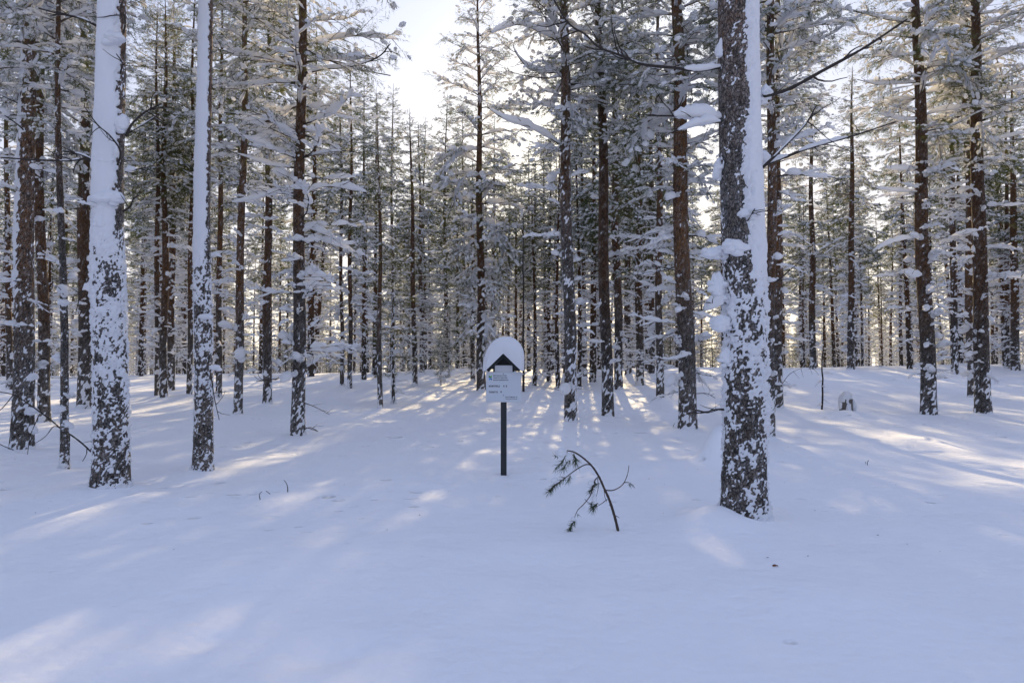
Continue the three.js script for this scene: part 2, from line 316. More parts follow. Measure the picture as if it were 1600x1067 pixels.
// where the branches of one pine go: [kind, height, yaw, tilt, reach]
function crownPlan(rng, H, from, reach, dens) {
  const out = []; let y = from, yaw = rng() * TAU;
  while (y < H - 0.25) {
    const u = (y - from) / (H - from), R = reach * (0.35 + 0.65 * Math.min(1, u / 0.22)) * Math.pow(1 - u, 0.72) + 0.22, n = Math.max(2, Math.round((3.2 + 1.8 * rng()) * dens));
    for (let k = 0; k < n; k++) { yaw += TAU / n + (rng() - 0.5) * 0.7; out.push([rng() < 0.05 ? 'bough' : 'live', y + (rng() - 0.5) * 0.16, yaw, lerp(-0.12, 0.5, u * u) + (rng() - 0.5) * 0.3, R * (0.65 + 0.55 * rng())]); }
    y += (0.36 + 0.16 * rng()) * lerp(1.1, 0.7, u);
  }
  return out;
}
function deadPlan(rng, from, to, reach, every) {
  const out = []; let y = from;
  while (y < to) { const u = (y - from) / Math.max(0.1, to - from), stub = rng() < lerp(0.75, 0.2, u); out.push([stub ? 'stub' : 'dead', y, rng() * TAU, (rng() - 0.5) * 0.25 + lerp(-0.1, 0.08, u), stub ? 0.2 + 0.35 * rng() : reach * (0.45 + 0.65 * rng()) * lerp(0.7, 1, u)]); y += every * (0.3 + 1.4 * rng()); }
  return out;
}
function mergePlan(plan, rng, radiusAt, LIB = FAR) {
  const w = new MB(), nd = new MB(), sn = new MB();
  for (const [kind, y, yaw, tilt, R] of plan) { const set = LIB[kind], b = set[rng() * set.length | 0], r = radiusAt(y) * 0.8, m = M4(Math.cos(yaw) * r, y, -Math.sin(yaw) * r, yaw, tilt, clamp(R / b.L, 0.16, 1.6)); w.add(b.B.wood, m); nd.add(b.B.needle, m); sn.add(b.B.snow, m); }
  return { w, nd, sn };
}
const barkColor = (h, shift, out, k = 1) => { // grey scaly foot, orange-brown higher up
  const t = sstep(0.8 + shift, 3.6 + shift, h); out.push(lerp(0.17, 0.26, t) * k, lerp(0.148, 0.13, t) * k, lerp(0.13, 0.047, t) * k);
};

// ---------------------------------------------------------------- far pines: a few grown once, then cloned
function farPine(seed, H, r0, from, reach, dens, deadFrom, deadEvery) {
  const rng = rngOf(seed), radius = (y) => r0 * (y < 0.4 ? 1 + 0.25 * (0.4 - y) : 1) * Math.pow(1 - clamp(y / (H + 0.4), 0, 0.995), 0.8);
  const tk = new MB(); tk.c = []; tk.t = []; const pts = [], rad = []; const bx = (rng() - 0.5) * 0.25, bz = (rng() - 0.5) * 0.25;
  for (let k = 0; k <= 22; k++) { const y = -0.4 + (H + 0.4) * k / 22; pts.push(V(bx * Math.sin(y * 0.4), y, bz * Math.sin(y * 0.33 + 1))); rad.push(radius(Math.max(0, y))); }
  tk.tube(pts, rad, 9); for (let k = 0; k <= 22; k++) for (let j = 0; j < 9; j++) { barkColor(pts[k].y, 0.4, tk.c, 0.85 + 0.3 * rng()); tk.t.push(j / 9 * 2, pts[k].y / 1.2); }
  const fl = new MB(); // snow stuck to the stem
  for (let k = 0; k < 150; k++) {
    const y = Math.pow(rng(), 1.5) * H * 0.75, a = rng() * TAU, r = radius(y), g = (0.5 + rng()) * (y < 1.6 ? 1 : 0.8), c = along(pts, (y + 0.4) / (H + 0.4));
    fl.blob(BLOB_FAR[k % 6], c.x + Math.cos(a) * r, y, c.z + Math.sin(a) * r, 0.075 * g, 0.022 + 0.02 * rng(), 0.05 * g, V(Math.sin(a) * 0.25, 1, -Math.cos(a) * 0.25).normalize());
  }
  const crown = mergePlan(crownPlan(rng, H, from, reach, dens), rng, radius), dead = mergePlan(deadPlan(rng, deadFrom, from + 0.6, reach * 0.85, deadEvery), rng, radius);
  return { H, r0, from, trunk: tk.geo(), fleck: fl.geo(), crown: joined([crown.w, crown.nd]), load: crown.sn.geo(), dead: joined([dead.w, dead.sn]), nm: M.needle[seed % 3], raw: { tk, fl, crown, dead } };
}
const PROTO = [farPine(11, 16.5, 0.15, 6.0, 1.75, 0.62, 0.9, 0.085), farPine(12, 18, 0.17, 7.4, 1.9, 0.64, 1.0, 0.08), farPine(13, 15, 0.13, 5.4, 1.55, 0.62, 0.8, 0.08), farPine(14, 17.2, 0.16, 7.4, 1.8, 0.66, 0.8, 0.07), farPine(15, 14.2, 0.12, 4.8, 1.4, 0.62, 0.7, 0.08)];
function fineCrown(seed, H, from, reach, dens) {
  const rng = rngOf(seed), c = mergePlan(crownPlan(rng, H, from, reach, dens), rng, (y) => 0.15 * (1 - y / (H + 1)), FINE);
  return { H, from, crown: joined([c.w, c.nd]), load: c.sn.geo(), nm: M.needle[seed % 3] };
}
const PROTO_FINE = [fineCrown(71, 16.5, 6, 2.0, 0.8), fineCrown(72, 16.5, 6, 2.2, 0.78)];
const YOUNG = [farPine(31, 6.2, 0.06, 1.2, 0.95, 1.15, 0.4, 0.3), farPine(32, 4.2, 0.045, 0.8, 0.8, 1.2, 0.35, 0.4)];
function dressFar(g, P, s) {
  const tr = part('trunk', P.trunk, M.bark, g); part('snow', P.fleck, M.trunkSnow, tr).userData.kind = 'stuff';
  const cr = part('crown', P.crown, [M.wood, P.nm], g); part('snow_load', P.load, M.snowThin, cr).userData.kind = 'stuff';
  tag(part('dead_branch', P.dead, [M.wood, M.snow], g), null, null, null, 'stuff');
}

// ---------------------------------------------------------------- near pines: each with its own stem, from the places they stand
// foot x, foot y, width there, x and width of the stem where it leaves the top of the frame (1600-pixel photograph)
const near = [];
function pine(o) { o.foot = onLand(o.f[0], o.f[1]); o.d = -o.foot.z; o.r = o.f[2] * o.d / F / 2; o.head = at(o.f[3], 0, o.d); o.rt = o.f[4] * o.d / F / 2; near.push(o); return o; }
const P = (label, f, o = {}) => pine({ label, f, H: 16.5, from: 6.5, ...o });
P('thick reddish-brown pine at the left edge with snow plastered up its left side', [33, 705, 30, 45, 21], { key: 'edge', dead: 0.35 });
P('thin dark pine, a hand wide, between the left-edge pine and the big snow-plastered pine', [100, 738, 12, 91, 8], { H: 11, from: 5, dead: 0.5, key: 'thin', reach: 0.5 });
P('grey-footed pine half hidden just right of the pine at the left edge', [68, 662, 17, 58, 12], { dead: 0.3 });
P('brown pine with large snow dollops, left of the big snow-plastered pine', [131, 640, 20, 131, 14], { dead: 0.22 });
P('biggest pine on the left, stem plastered white above and mottled with snow below', [172, 765, 50, 173, 38], { key: 'bigLeft', H: 18, from: 7.5, r: 0, dead: 0 });
P('straight pine left of centre-left with a smooth white stripe of snow up its face', [316, 740, 28, 319, 22], { key: 'stripe', H: 16, from: 7.5, dead: 0 });
P('left of two slim pines whose feet touch, behind the big snow-plastered pine', [245, 621, 8, 245, 6], { dead: 0.2, H: 15 });
P('right of two slim pines whose feet touch, behind the big snow-plastered pine', [255, 622, 11, 258, 8], { dead: 0.2, H: 15 });
P('slim brown pine just right of the touching pair of pines', [266, 611, 11, 272, 8], { dead: 0.2 });
P('narrow orange-stemmed pine close on the left of the white-striped pine', [295, 617, 8, 303, 6], { dead: 0.2 });
P('narrow pine with big snow dollops, close on the right of the white-striped pine', [341, 622, 9, 346, 7], { dead: 0.2 });
P('pine with many snow-topped snags, second to the right of the white-striped pine', [371, 649, 13, 384, 9], { dead: 0.16 });
P('dark brown straight pine left of the many-branched pine', [417, 633, 13, 420, 10], { dead: 0.25 });
P('many-branched pine left of centre with long snow-loaded limbs on both sides', [465, 683, 21, 471, 14], { key: 'limbs', dead: 0.085, reach: 1.5, from: 6 });
P('left of two pole-thin pines standing close together left of the sign', [534, 604, 6, 531, 5], { dead: 0.25, H: 13 });
P('right of two pole-thin pines standing close together left of the sign', [546, 608, 7, 549, 5], { dead: 0.25, H: 14 });
P('slender pine with a reddish stem standing in the open left of the sign', [594, 641, 8, 590, 4], { H: 9.4, from: 3.4, dead: 0.3, proto: 4 });
P('slim reddish pine between the snow-laden sapling and the sign', [648, 603, 8, 638, 5], { H: 12, from: 3.4, dead: 0.22, proto: 2 });
P('slim pine just behind and right of the slim reddish pine left of the sign', [659, 586, 7, 652, 5], { H: 14, from: 3.6, dead: 0.25, proto: 0 });
P('snow-draped thin pine close left of the tall pine behind the sign', [739, 597, 7, 738, 5], { H: 10, from: 2, dead: 0.3, proto: 4 });
P('tall orange-barked pine directly behind the sign with sky on both sides of its top', [752, 612, 14, 747, 7], { H: 17.5, from: 4, dead: 0.13, proto: 0, fine: 1.12 });
P('grey-barked pine right of the sign with a thick snowy limb reaching left', [892, 661, 19, 880, 17], { key: 'grey', dead: 0.4, from: 7 });
P('bare brown-stemmed pine second to the right of the sign', [950, 653, 18, 936, 14], { key: 'bare', dead: 0.5, from: 7 });
P('dark pine with snow dollops, close right of the bare brown pine', [967, 610, 13, 957, 10], { dead: 0.15, from: 4.4, proto: 0 });
P('pine with clean foot in deep shade, behind the dark dolloped pine', [982, 588, 10, 976, 8], { dead: 0.25, from: 4, proto: 2 });
P('dark pine with a white snow band near its foot, middle of the right-centre cluster', [1000, 603, 12, 996, 9], { dead: 0.16, from: 4.6, proto: 1 });
P('brown pine behind the middle of the right-centre cluster', [1018, 588, 10, 1017, 8], { dead: 0.2, from: 4.2, proto: 0 });
P('narrow mottled pine at the right end of the right-centre cluster', [1032, 623, 12, 1027, 8], { dead: 0.14, from: 5, proto: 2 });
P('stout mottled pine just left of the nearest big pine', [1075, 673, 27, 1057, 20], { key: 'stout', dead: 0.13, from: 5.5, reach: 1.4 });
P('nearest and biggest pine, right of centre, right side of its stem sheathed in snow', [1163, 818, 64, 1158, 60], { key: 'bigRight', H: 19, from: 8, dead: 0 });
P('dark pine close behind the right side of the nearest big pine', [1203, 686, 16, 1207, 13], { dead: 0.16 });
P('lichen-brown pine just right behind the nearest big pine', [1216, 639, 15, 1214, 12], { dead: 0.16 });
P('clean brown pine on the snow crest, left of two, right of the nearest big pine', [1271, 574, 10, 1266, 7], { dead: 0.3, proto: 0 });
P('clean brown pine on the snow crest, right of two, above the snow-capped stump', [1330, 578, 10, 1333, 7], { dead: 0.3, proto: 2 });
P('tall dark pine on the right with snow-topped snags reaching left', [1452, 650, 22, 1432, 17], { key: 'rightA', dead: 0.11, from: 6.5, reach: 1.4 });
P('brown pine with stacked snow dollops between the two dark pines on the right', [1493, 586, 10, 1484, 8], { dead: 0.12 });
P('brown snow-dolloped pine half hidden behind the right-hand dark pine', [1522, 622, 15, 1508, 11], { dead: 0.14 });
P('tall dark pine farthest right of the open snow, base streaked with snow', [1537, 648, 22, 1523, 17], { key: 'rightB', dead: 0.14, from: 7 });
P('dark pine near the right edge on the snow crest', [1588, 580, 12, 1580, 8], { dead: 0.12 });
P('slim pine just left of the pine near the right edge', [1575, 578, 7, 1572, 5], { dead: 0.2 });
P('brown pine at the far left edge behind the reddish one', [14, 609, 9, 6, 7], { dead: 0.2 });
near.forEach((o, n) => { o.short = ["left-edge reddish-brown pine", "thin dark pine", "half-hidden grey-footed pine", "brown dolloped pine on the left", "big snow-plastered pine", "white-striped pine", "left touching pine", "right touching pine", "slim pine beside the touching pair", "narrow orange-stemmed pine", "dolloped narrow pine", "snagged pine", "dark straight pine", "many-branched pine", "left pole-thin pine", "right pole-thin pine", "slender open-ground pine", "slim reddish pine", "slim pine behind the reddish one", "snow-draped thin pine", "tall pine behind the sign", "grey-barked pine", "bare brown-stemmed pine", "dark dolloped pine right of the sign", "clean-footed shaded pine", "white-banded dark pine", "brown cluster pine", "narrow mottled pine", "stout mottled pine", "nearest biggest pine", "dark pine behind the nearest one", "lichen-brown pine", "left crest pine", "right crest pine", "tall dark pine with left snags", "brown pine of stacked dollops", "half-hidden right-hand pine", "farthest right tall pine", "dark right-edge pine", "slim right-edge pine", "brown far-left-edge pine"][n]; });
const K = Object.fromEntries(near.filter((o) => o.key).map((o) => [o.key, o]));

// small humps of the snow: round stems, the drift beside the big pine, over the stump
const humps = near.map((o) => [o.foot.x - 0.1, o.foot.z + 0.05, o.r + 0.28, 0.05 + 0.03 * h3(o.f[0], o.f[1], 1)]);
{ const b = K.bigRight.foot; humps.push([b.x - 0.34, b.z + 0.1, 0.32, 0.13]); const q = onLand(1112, 722); humps.push([q.x + 0.08, q.z, 0.27, 0.42], [q.x + 0.3, q.z - 0.1, 0.3, 0.3]); }
for (const [px, py, r, h] of [[330, 1000, 0.13, -0.025], [300, 1006, 0.1, -0.02], [490, 1030, 0.1, -0.02], [530, 1022, 0.13, -0.025], [560, 1014, 0.09, -0.02], [860, 880, 0.4, -0.05], [1260, 930, 0.5, 0.05], [420, 880, 0.6, 0.05], [1322, 648, 0.5, 0.12], [1512, 577, 1.6, 0.35], [120, 596, 2.5, 0.3], [700, 574, 3, 0.25], [1050, 590, 1.5, 0.2], [1240, 585, 2, 0.25]]) { const q = onLand(px, py); humps.push([q.x, q.z, r, h]); }
function ground(x, z) { let h = land(x, z); for (const [a, b, r, k] of humps) { const q = ((x - a) ** 2 + (z - b) ** 2) / (r * r); if (q < 9) h += k * Math.exp(-q); } return h; }

// ---------------------------------------------------------------- snow-covered ground, one sheet to the horizon
{
  const xs = [], zs = []; let x = 0; while (x < 430) { xs.push(x); x += Math.max(0.1, 0.03 * x); } xs.push(...xs.slice(1).map((q) => -q)); xs.sort((a, b) => a - b);
  for (let z = 40; z > 3; z -= Math.max(0.4, z * 0.15)) zs.push(z); for (let d = -2.8; d < 430; d += d < 2 ? 0.3 : Math.max(0.08, 0.019 * d)) zs.push(-d);
  const nx = xs.length, nz = zs.length, p = new Float32Array(nx * nz * 3), uv = new Float32Array(nx * nz * 2), idx = [];
  for (let j = 0; j < nz; j++) for (let i = 0; i < nx; i++) { const k = j * nx + i; p[k * 3] = xs[i]; p[k * 3 + 1] = ground(xs[i], zs[j]); p[k * 3 + 2] = zs[j]; uv[k * 2] = xs[i] / 40 + 0.5; uv[k * 2 + 1] = (-zs[j] + 2) / 40; if (i < nx - 1 && j < nz - 1) idx.push(k, k + nx + 1, k + nx, k, k + 1, k + nx + 1); }
  const g = new THREE.BufferGeometry(); g.setAttribute('position', new THREE.BufferAttribute(p, 3)); g.setAttribute('uv', new THREE.BufferAttribute(uv, 2)); g.setIndex(idx); g.computeVertexNormals();
  const m = part('snow_ground', g, M.ground, scene); tag(m, 'smooth deep snow with sun streaks and small pits between the pines', null, null, 'structure');
}

// ---------------------------------------------------------------- near pines built
// snow on a stem: thickness in metres at angle a (0 towards the viewer, + to the right) and height y; below zero the bark shows
const oct = (q, sd, a, b, c) => [fbm(q.x * a + sd, q.y * a * 0.7, q.z * a), fbm(q.x * b, q.y * b * 0.8 + sd, q.z * b), n3(q.x * c, q.y * c, q.z * c + sd)];
const band = (a, lo, hi, w) => sstep(lo - w, lo + w, a) * (1 - sstep(hi - w, hi + w, a));
const SNOWFACE = {
  bigRight(a, y, R, q) {
    const [n, f, g] = oct(q, 0, 9, 24, 62), smooth = sstep(1.9, 2.8, y + 0.6 * (n - 0.5)), w = 0.3 * n + 0.36 * f + 0.34 * g;
    const edge = -0.02 + 0.9 * (fbm(q.y * 1.6, 3, 1) - 0.5) + 1.3 * (f - 0.5) + 0.5 * (g - 0.5), right = sstep(edge - 0.15, edge + 0.45, a) * (1 - sstep(2, 2.5, a));
    const sheath = 0.034 * right - 0.007 + right * (0.03 * (fbm(q.x * 3, q.y * 3.4, q.z * 3) - 0.5) + 0.008 * (f - 0.5)) + (w - 0.54) * 0.075 * (1 - right);
    const mott = (w - lerp(0.55, 0.46, sstep(0.4, 1.5, y)) - 0.035 * Math.cos(a * 2 + 1) + 0.03 * Math.sin(y * 5 + a * 2)) * 0.17;
    return lerp(mott, sheath, smooth);
  },
  bigLeft(a, y, R, q) {
    const [n, f, g] = oct(q, 5, 9, 26, 62), smooth = sstep(2.5, 3.6, y + 0.7 * (n - 0.5)), w = 0.3 * n + 0.36 * f + 0.34 * g;
    const e = 0.5 * (fbm(q.y * 2.2, 5, a) - 0.5) + 0.9 * (f - 0.5), front = band(a, -1.15 + e, 1.0 + e, 0.3);
    return lerp((w - lerp(0.545, 0.45, sstep(0.3, 2.2, y)) + 0.03 * Math.sin(y * 4 + a * 2)) * 0.16, 0.036 * front - 0.008 + front * (0.034 * (fbm(q.x * 3.5, q.y * 3, q.z * 3.5) - 0.5) + 0.008 * (f - 0.5)) + (w - 0.53) * 0.08 * (1 - front), smooth);
  },
  stripe(a, y, R, q) {
    const [n, f, g] = oct(q, 9, 12, 30, 62), smooth = sstep(2.2, 3.8, y + 0.8 * (n - 0.5)), w = 0.27 * n + 0.37 * f + 0.36 * g;
    const e = 0.3 * (fbm(q.y * 2.5, 9, 1) - 0.5) + 0.8 * (f - 0.5), front = band(a, -0.85 + e, 0.95 + e, 0.28);
    return lerp((w - lerp(0.56, 0.5, sstep(0.3, 1.8, y))) * 0.15, 0.03 * front - 0.008 + front * 0.022 * (fbm(q.x * 4, q.y * 3.2, q.z * 4) - 0.5) + (w - 0.55) * 0.07 * (1 - front), smooth);
  },
  edge(a, y, R, q) {
    const [n, f, g] = oct(q, 2, 10, 24, 55), w = 0.28 * n + 0.37 * f + 0.35 * g, e = 0.8 * (f - 0.5) + 0.6 * (n - 0.5), st = sstep(2.2, 3.2, y) * band(a, -1.4 + e, -0.2 + e, 0.3);
    return (w - lerp(0.56, 0.6, sstep(0.8, 2, y))) * 0.13 + st * (0.03 + 0.02 * (n - 0.5));
  },
};
function mottled(o) {
  const sd = o.f[0] * 0.37, foot = o.key === 'grey' ? 0.53 : 0.55, high = o.key === 'bare' ? 0.68 : o.key === 'grey' ? 0.58 : 0.645, sc = clamp(o.d / 16, 0.85, 1.7);
  return (a, y, R, q) => {
    const n = fbm(q.x * 8 / sc + sd, q.y * 5.5 / sc, q.z * 8 / sc), f = fbm(q.x * 22 / sc, q.y * 17 / sc + sd, q.z * 22 / sc), g = n3(q.x * 50 / sc, q.y * 44 / sc, q.z * 50 / sc + sd);
    return (0.26 * n + 0.4 * f + 0.34 * g - lerp(foot, high, sstep(0.6, 2.4, y)) - 0.02 * Math.sin(a + sd)) * 0.15 * Math.sqrt(sc);
  };
}
function stem(o) { // own stem: tapered, slightly bent, straight through foot and head
  const H = o.H, topY = o.head.y - o.foot.y, lx = (o.head.x - o.foot.x) / topY, sd = o.f[0];
  o.lean = lx;
  o.axis = (y) => V(lx * y + 0.03 * Math.sin(y * 0.9 + sd) * Math.min(1, y / 2), y, 0.03 * Math.sin(y * 0.7 + sd * 2) * Math.min(1, y / 2));
  
  o.radius = (y) => Math.max(0.008, (Math.max(o.rt * 0.7, lerp(o.r, o.rt, y / topY)) + 0.16 * o.r * Math.exp(-y * 3)) * Math.pow(1 - clamp(y / (H + 0.2), 0, 1) ** 3, 0.9));
  const cell = clamp(o.d * (o.d < 11 ? 0.0013 : 0.0024), 0.0095, 0.055), na = Math.round(clamp(TAU * o.r / cell, 14, 150)), vis = Math.min(H, topY + 0.3), ys = [];
  for (let y = -0.5; y < vis; y += cell * 1.35) ys.push(y); for (let y = vis; y < H; y += 0.25) ys.push(y); ys.push(H);
  const bk = new MB(); bk.c = []; bk.t = []; const sn = new MB(), big = o.d < 11, face = SNOWFACE[o.key] || mottled(o), ids = [];
  const tint = 0.85 + 0.35 * h3(sd, 3, 5), wide = Math.max(1, Math.round(TAU * o.r / 0.5)), shift = o.key === 'grey' ? 3 : o.key === 'edge' ? 0.3 : o.d < 11 ? 2.2 : 0.2 + 1.2 * h3(sd, 1, 9);
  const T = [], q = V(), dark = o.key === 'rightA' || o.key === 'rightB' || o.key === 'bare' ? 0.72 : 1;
  for (let k = 0; k < ys.length; k++) {
    const y = ys[k], c = o.axis(y), R = o.radius(Math.max(0, y));
    for (let j = 0; j <= na; j++) {
      const a = j / na * TAU - Math.PI, ca = Math.sin(a), sa = Math.cos(a); q.set(ca * R + sd, y, sa * R);
      const b = 0.05 * R * (n3(q.x * 14, y * 5, q.z * 14) - 0.5) + 0.012 * (fbm(q.x * 30, y * 11, q.z * 30) - 0.5) * (y < 3 ? 1 : 0.4), r = R + b;
      bk.vert(c.x + ca * r, y, c.z + sa * r, ca, 0, sa); bk.t.push(j / na * wide, y / 1.0);
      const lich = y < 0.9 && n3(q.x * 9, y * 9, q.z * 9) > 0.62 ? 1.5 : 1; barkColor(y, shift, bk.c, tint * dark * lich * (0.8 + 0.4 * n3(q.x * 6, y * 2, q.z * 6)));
      const th = y < vis ? clamp(face(a, y, R, q) + 0.04 * Math.exp(-Math.max(0, y) * 16) * n3(q.x * 12, 1, q.z * 12), -0.03, big ? 0.045 : 0.04) : -0.03; T.push(th);
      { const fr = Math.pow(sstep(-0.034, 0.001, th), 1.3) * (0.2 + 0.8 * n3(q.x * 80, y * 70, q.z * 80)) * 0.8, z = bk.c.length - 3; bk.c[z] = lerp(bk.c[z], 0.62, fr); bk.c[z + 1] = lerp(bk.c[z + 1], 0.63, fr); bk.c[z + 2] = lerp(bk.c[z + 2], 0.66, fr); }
      const rs = r + T[T.length - 1]; sn.vert(c.x + ca * rs, y + Math.max(0, T[T.length - 1]) * 0.15, c.z + sa * rs, ca, 0, sa);
    }
  }
  const w = na + 1;
  for (let k = 0; k < ys.length - 1; k++) for (let j = 0; j < na; j++) {
    const a = k * w + j; bk.tri(a, a + 1, a + w + 1); bk.tri(a, a + w + 1, a + w);
    if (Math.max(T[a], T[a + 1], T[a + w], T[a + w + 1]) > 0) { sn.tri(a, a + 1, a + w + 1); sn.tri(a, a + w + 1, a + w); }
  }
  const fix = (mb) => { // only used vertices, with normals of the real surface
    const map = new Map(), r = new MB(); if (mb.c) { r.c = []; r.t = []; }
    for (const v of mb.i) { if (!map.has(v)) { map.set(v, r.vert(mb.p[v * 3], mb.p[v * 3 + 1], mb.p[v * 3 + 2], 0, 0, 1)); if (mb.c) { r.c.push(mb.c[v * 3], mb.c[v * 3 + 1], mb.c[v * 3 + 2]); r.t.push(mb.t[v * 2], mb.t[v * 2 + 1]); } } r.i.push(map.get(v)); }
    const g = r.geo(); g.computeVertexNormals(); return g;
  };
  const g = thing('pine_tree', o.label, 'pine tree', V(o.foot.x, ground(o.foot.x, o.foot.z) - 0.02, o.foot.z), 'pines standing near enough to tell apart');
  o.g = g;
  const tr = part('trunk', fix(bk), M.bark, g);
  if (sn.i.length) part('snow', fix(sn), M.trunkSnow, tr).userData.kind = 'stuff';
  return tr;
}
const fineGeo = {}, farGeo = {};
for (const k in FINE) fineGeo[k] = FINE[k].map(({ B, L }) => ({ L, g: joined([B.wood, B.needle]), s: B.snow.geo() }));
function hangBranch(o, kind, idx, y, yaw, tilt, R) {
  const b = fineGeo[kind][idx % fineGeo[kind].length], c = o.axis(y), r = o.radius(y) * 0.75, m = part('branch', b.g, [o.d < 20 ? M.wood : M.limb, M.needle[idx % 3]], o.g);
  m.position.set(c.x + Math.cos(yaw) * r, y, c.z - Math.sin(yaw) * r); m.rotation.set(0, yaw, tilt, 'YZX'); m.scale.setScalar(clamp(R / b.L, 0.16, 1.5));
  part('snow', b.s, M.snow, m).userData.kind = 'stuff'; return m;
}
near.forEach((o, n) => {
  stem(o);
  const rng = rngOf(4000 + n * 17), pr = PROTO[o.proto ?? n % PROTO.length], pc = o.fine || (o.d < 22 && o.proto === undefined) ? PROTO_FINE[n % 2] : pr;
  // live crown, fitted between o.from and the top
  const s = (o.H - o.from) / (pc.H - pc.from), sx = o.fine ?? clamp(s, 0.55, 1.05), cr = part('crown', pc.crown, [M.limb, pc.nm], o.g); part('snow_load', pc.load, M.snowThin, cr).userData.kind = 'stuff';
  const yaw = rng() * TAU; cr.rotation.set(0, yaw, -o.lean, 'ZYX'); cr.scale.set(sx, s, sx); const c = o.axis(o.from); cr.position.set(c.x - Math.sin(o.lean) * pc.from * s, o.from - pc.from * s, c.z);
  if (o.dead) {
    if (o.d < 26) for (const [kind, y, yw, tilt, R] of deadPlan(rng, 0.8 + rng() * 0.5, o.from + 0.8, o.reach ?? 1.25, o.dead)) hangBranch(o, kind, rng() * 100 | 0, y, yw, tilt, R);
    else tag(part('dead_branch', pr.dead, [M.wood, M.snow], o.g), null, null, null, 'stuff').scale.set(1, o.from / pr.from, 1);
  }
});

{ // boughs weighed down low on the two pines by the sign
  const rng = rngOf(88);
  for (const [x, n, lo, hi, R] of [[752, 16, 2.2, 6.5, 1.5], [739, 9, 1.2, 4, 0.9], [648, 6, 1.5, 4, 0.9]]) { const o = near.find((q) => q.f[0] === x); for (let k = 0; k < n; k++) hangBranch(o, 'bough', k, lerp(lo, hi, (k + rng()) / n), k * 2.4 + rng(), -0.25 + 0.3 * rng(), R * (0.6 + 0.5 * rng())); }
}
// ---------------------------------------------------------------- limbs that the photograph singles out, as [x, y, nearer by] in its pixels
function limb(o, path, r0, r1, snow) {
  const pts = new THREE.CatmullRomCurve3(path.map(([x, y, dz = 0]) => at(x, y, o.d - dz).sub(o.g.position))).getPoints(path.length * 6), mb = new MB();
  mb.tube(pts, pts.map((_, k) => lerp(r0, r1, k / (pts.length - 1)) * (0.85 + 0.3 * n3(k * 0.8, o.d, r0 * 99))), 7);
  const m = part('branch', mb.geo(), M.wood, o.g), rng = rngOf(Math.round(path[0][0] * 7 + path[0][1]));
  for (let k = 0; k < path.length; k++) { // a few side twigs
    const t = 0.3 + 0.65 * rng(), p = along(pts, t), h = heading(pts, t), tw = walk(rng, { L: (0.15 + 0.3 * rng()) * Math.min(1, r0 * 70), e0: (rng() - 0.35) * 1.1, yaw: Math.atan2(h.z, h.x) + (rng() < 0.5 ? 1 : -1) * (0.4 + rng() * 0.5), bend: (rng() - 0.5) * 0.6, n: 5, crook: 0.5 }).map((q) => q.add(p)), b = new MB();
    b.tube(tw, tw.map((_, j) => lerp(r1 * 1.1, r1 * 0.4, j / 5)), 5); part('twig', b.geo(), M.wood, m);
  }
  if (snow) { const sb = new MB(); for (const [a, b, w, h] of snow) sb.ribbon(stretch(pts, a, b, 16), w, h, 12, rng, 0.6); part('snow', sb.geo(), M.snow, m); }
}
function dollop(o, list) { for (const [x, y, rx, ry, dz = 0, k = 0] of list) { const p = at(x, y, o.d - dz).sub(o.g.position), s = o.d / F, b = new MB(), rng = rngOf(Math.round(x * 31 + y)), m = Math.min(rx, ry);
  b.blob(BLOB_FINE[(k + Math.round(x)) % 8], p.x, p.y, p.z, rx * s * 0.9, ry * s * 0.85, m * s * 0.85, V(1, 0.2 * (rng() - 0.5), 0).normalize());
  for (let j = 0; j < 6; j++) { const g = (0.3 + 0.4 * rng()) * m * s, ex = (rng() * 2 - 1) * rx * s * 0.75, ey = (rng() * 1.6 - 0.9) * ry * s * 0.7; b.blob(BLOB_MED[j % 4], p.x + ex, p.y + ey, p.z + (rng() - 0.4) * m * s * 0.7, g * 1.2, g, g, V(1, 0.5 * (rng() - 0.5), 0).normalize()); }
  part('snow_clump', b.geo(), M.trunkSnow, o.g); } }
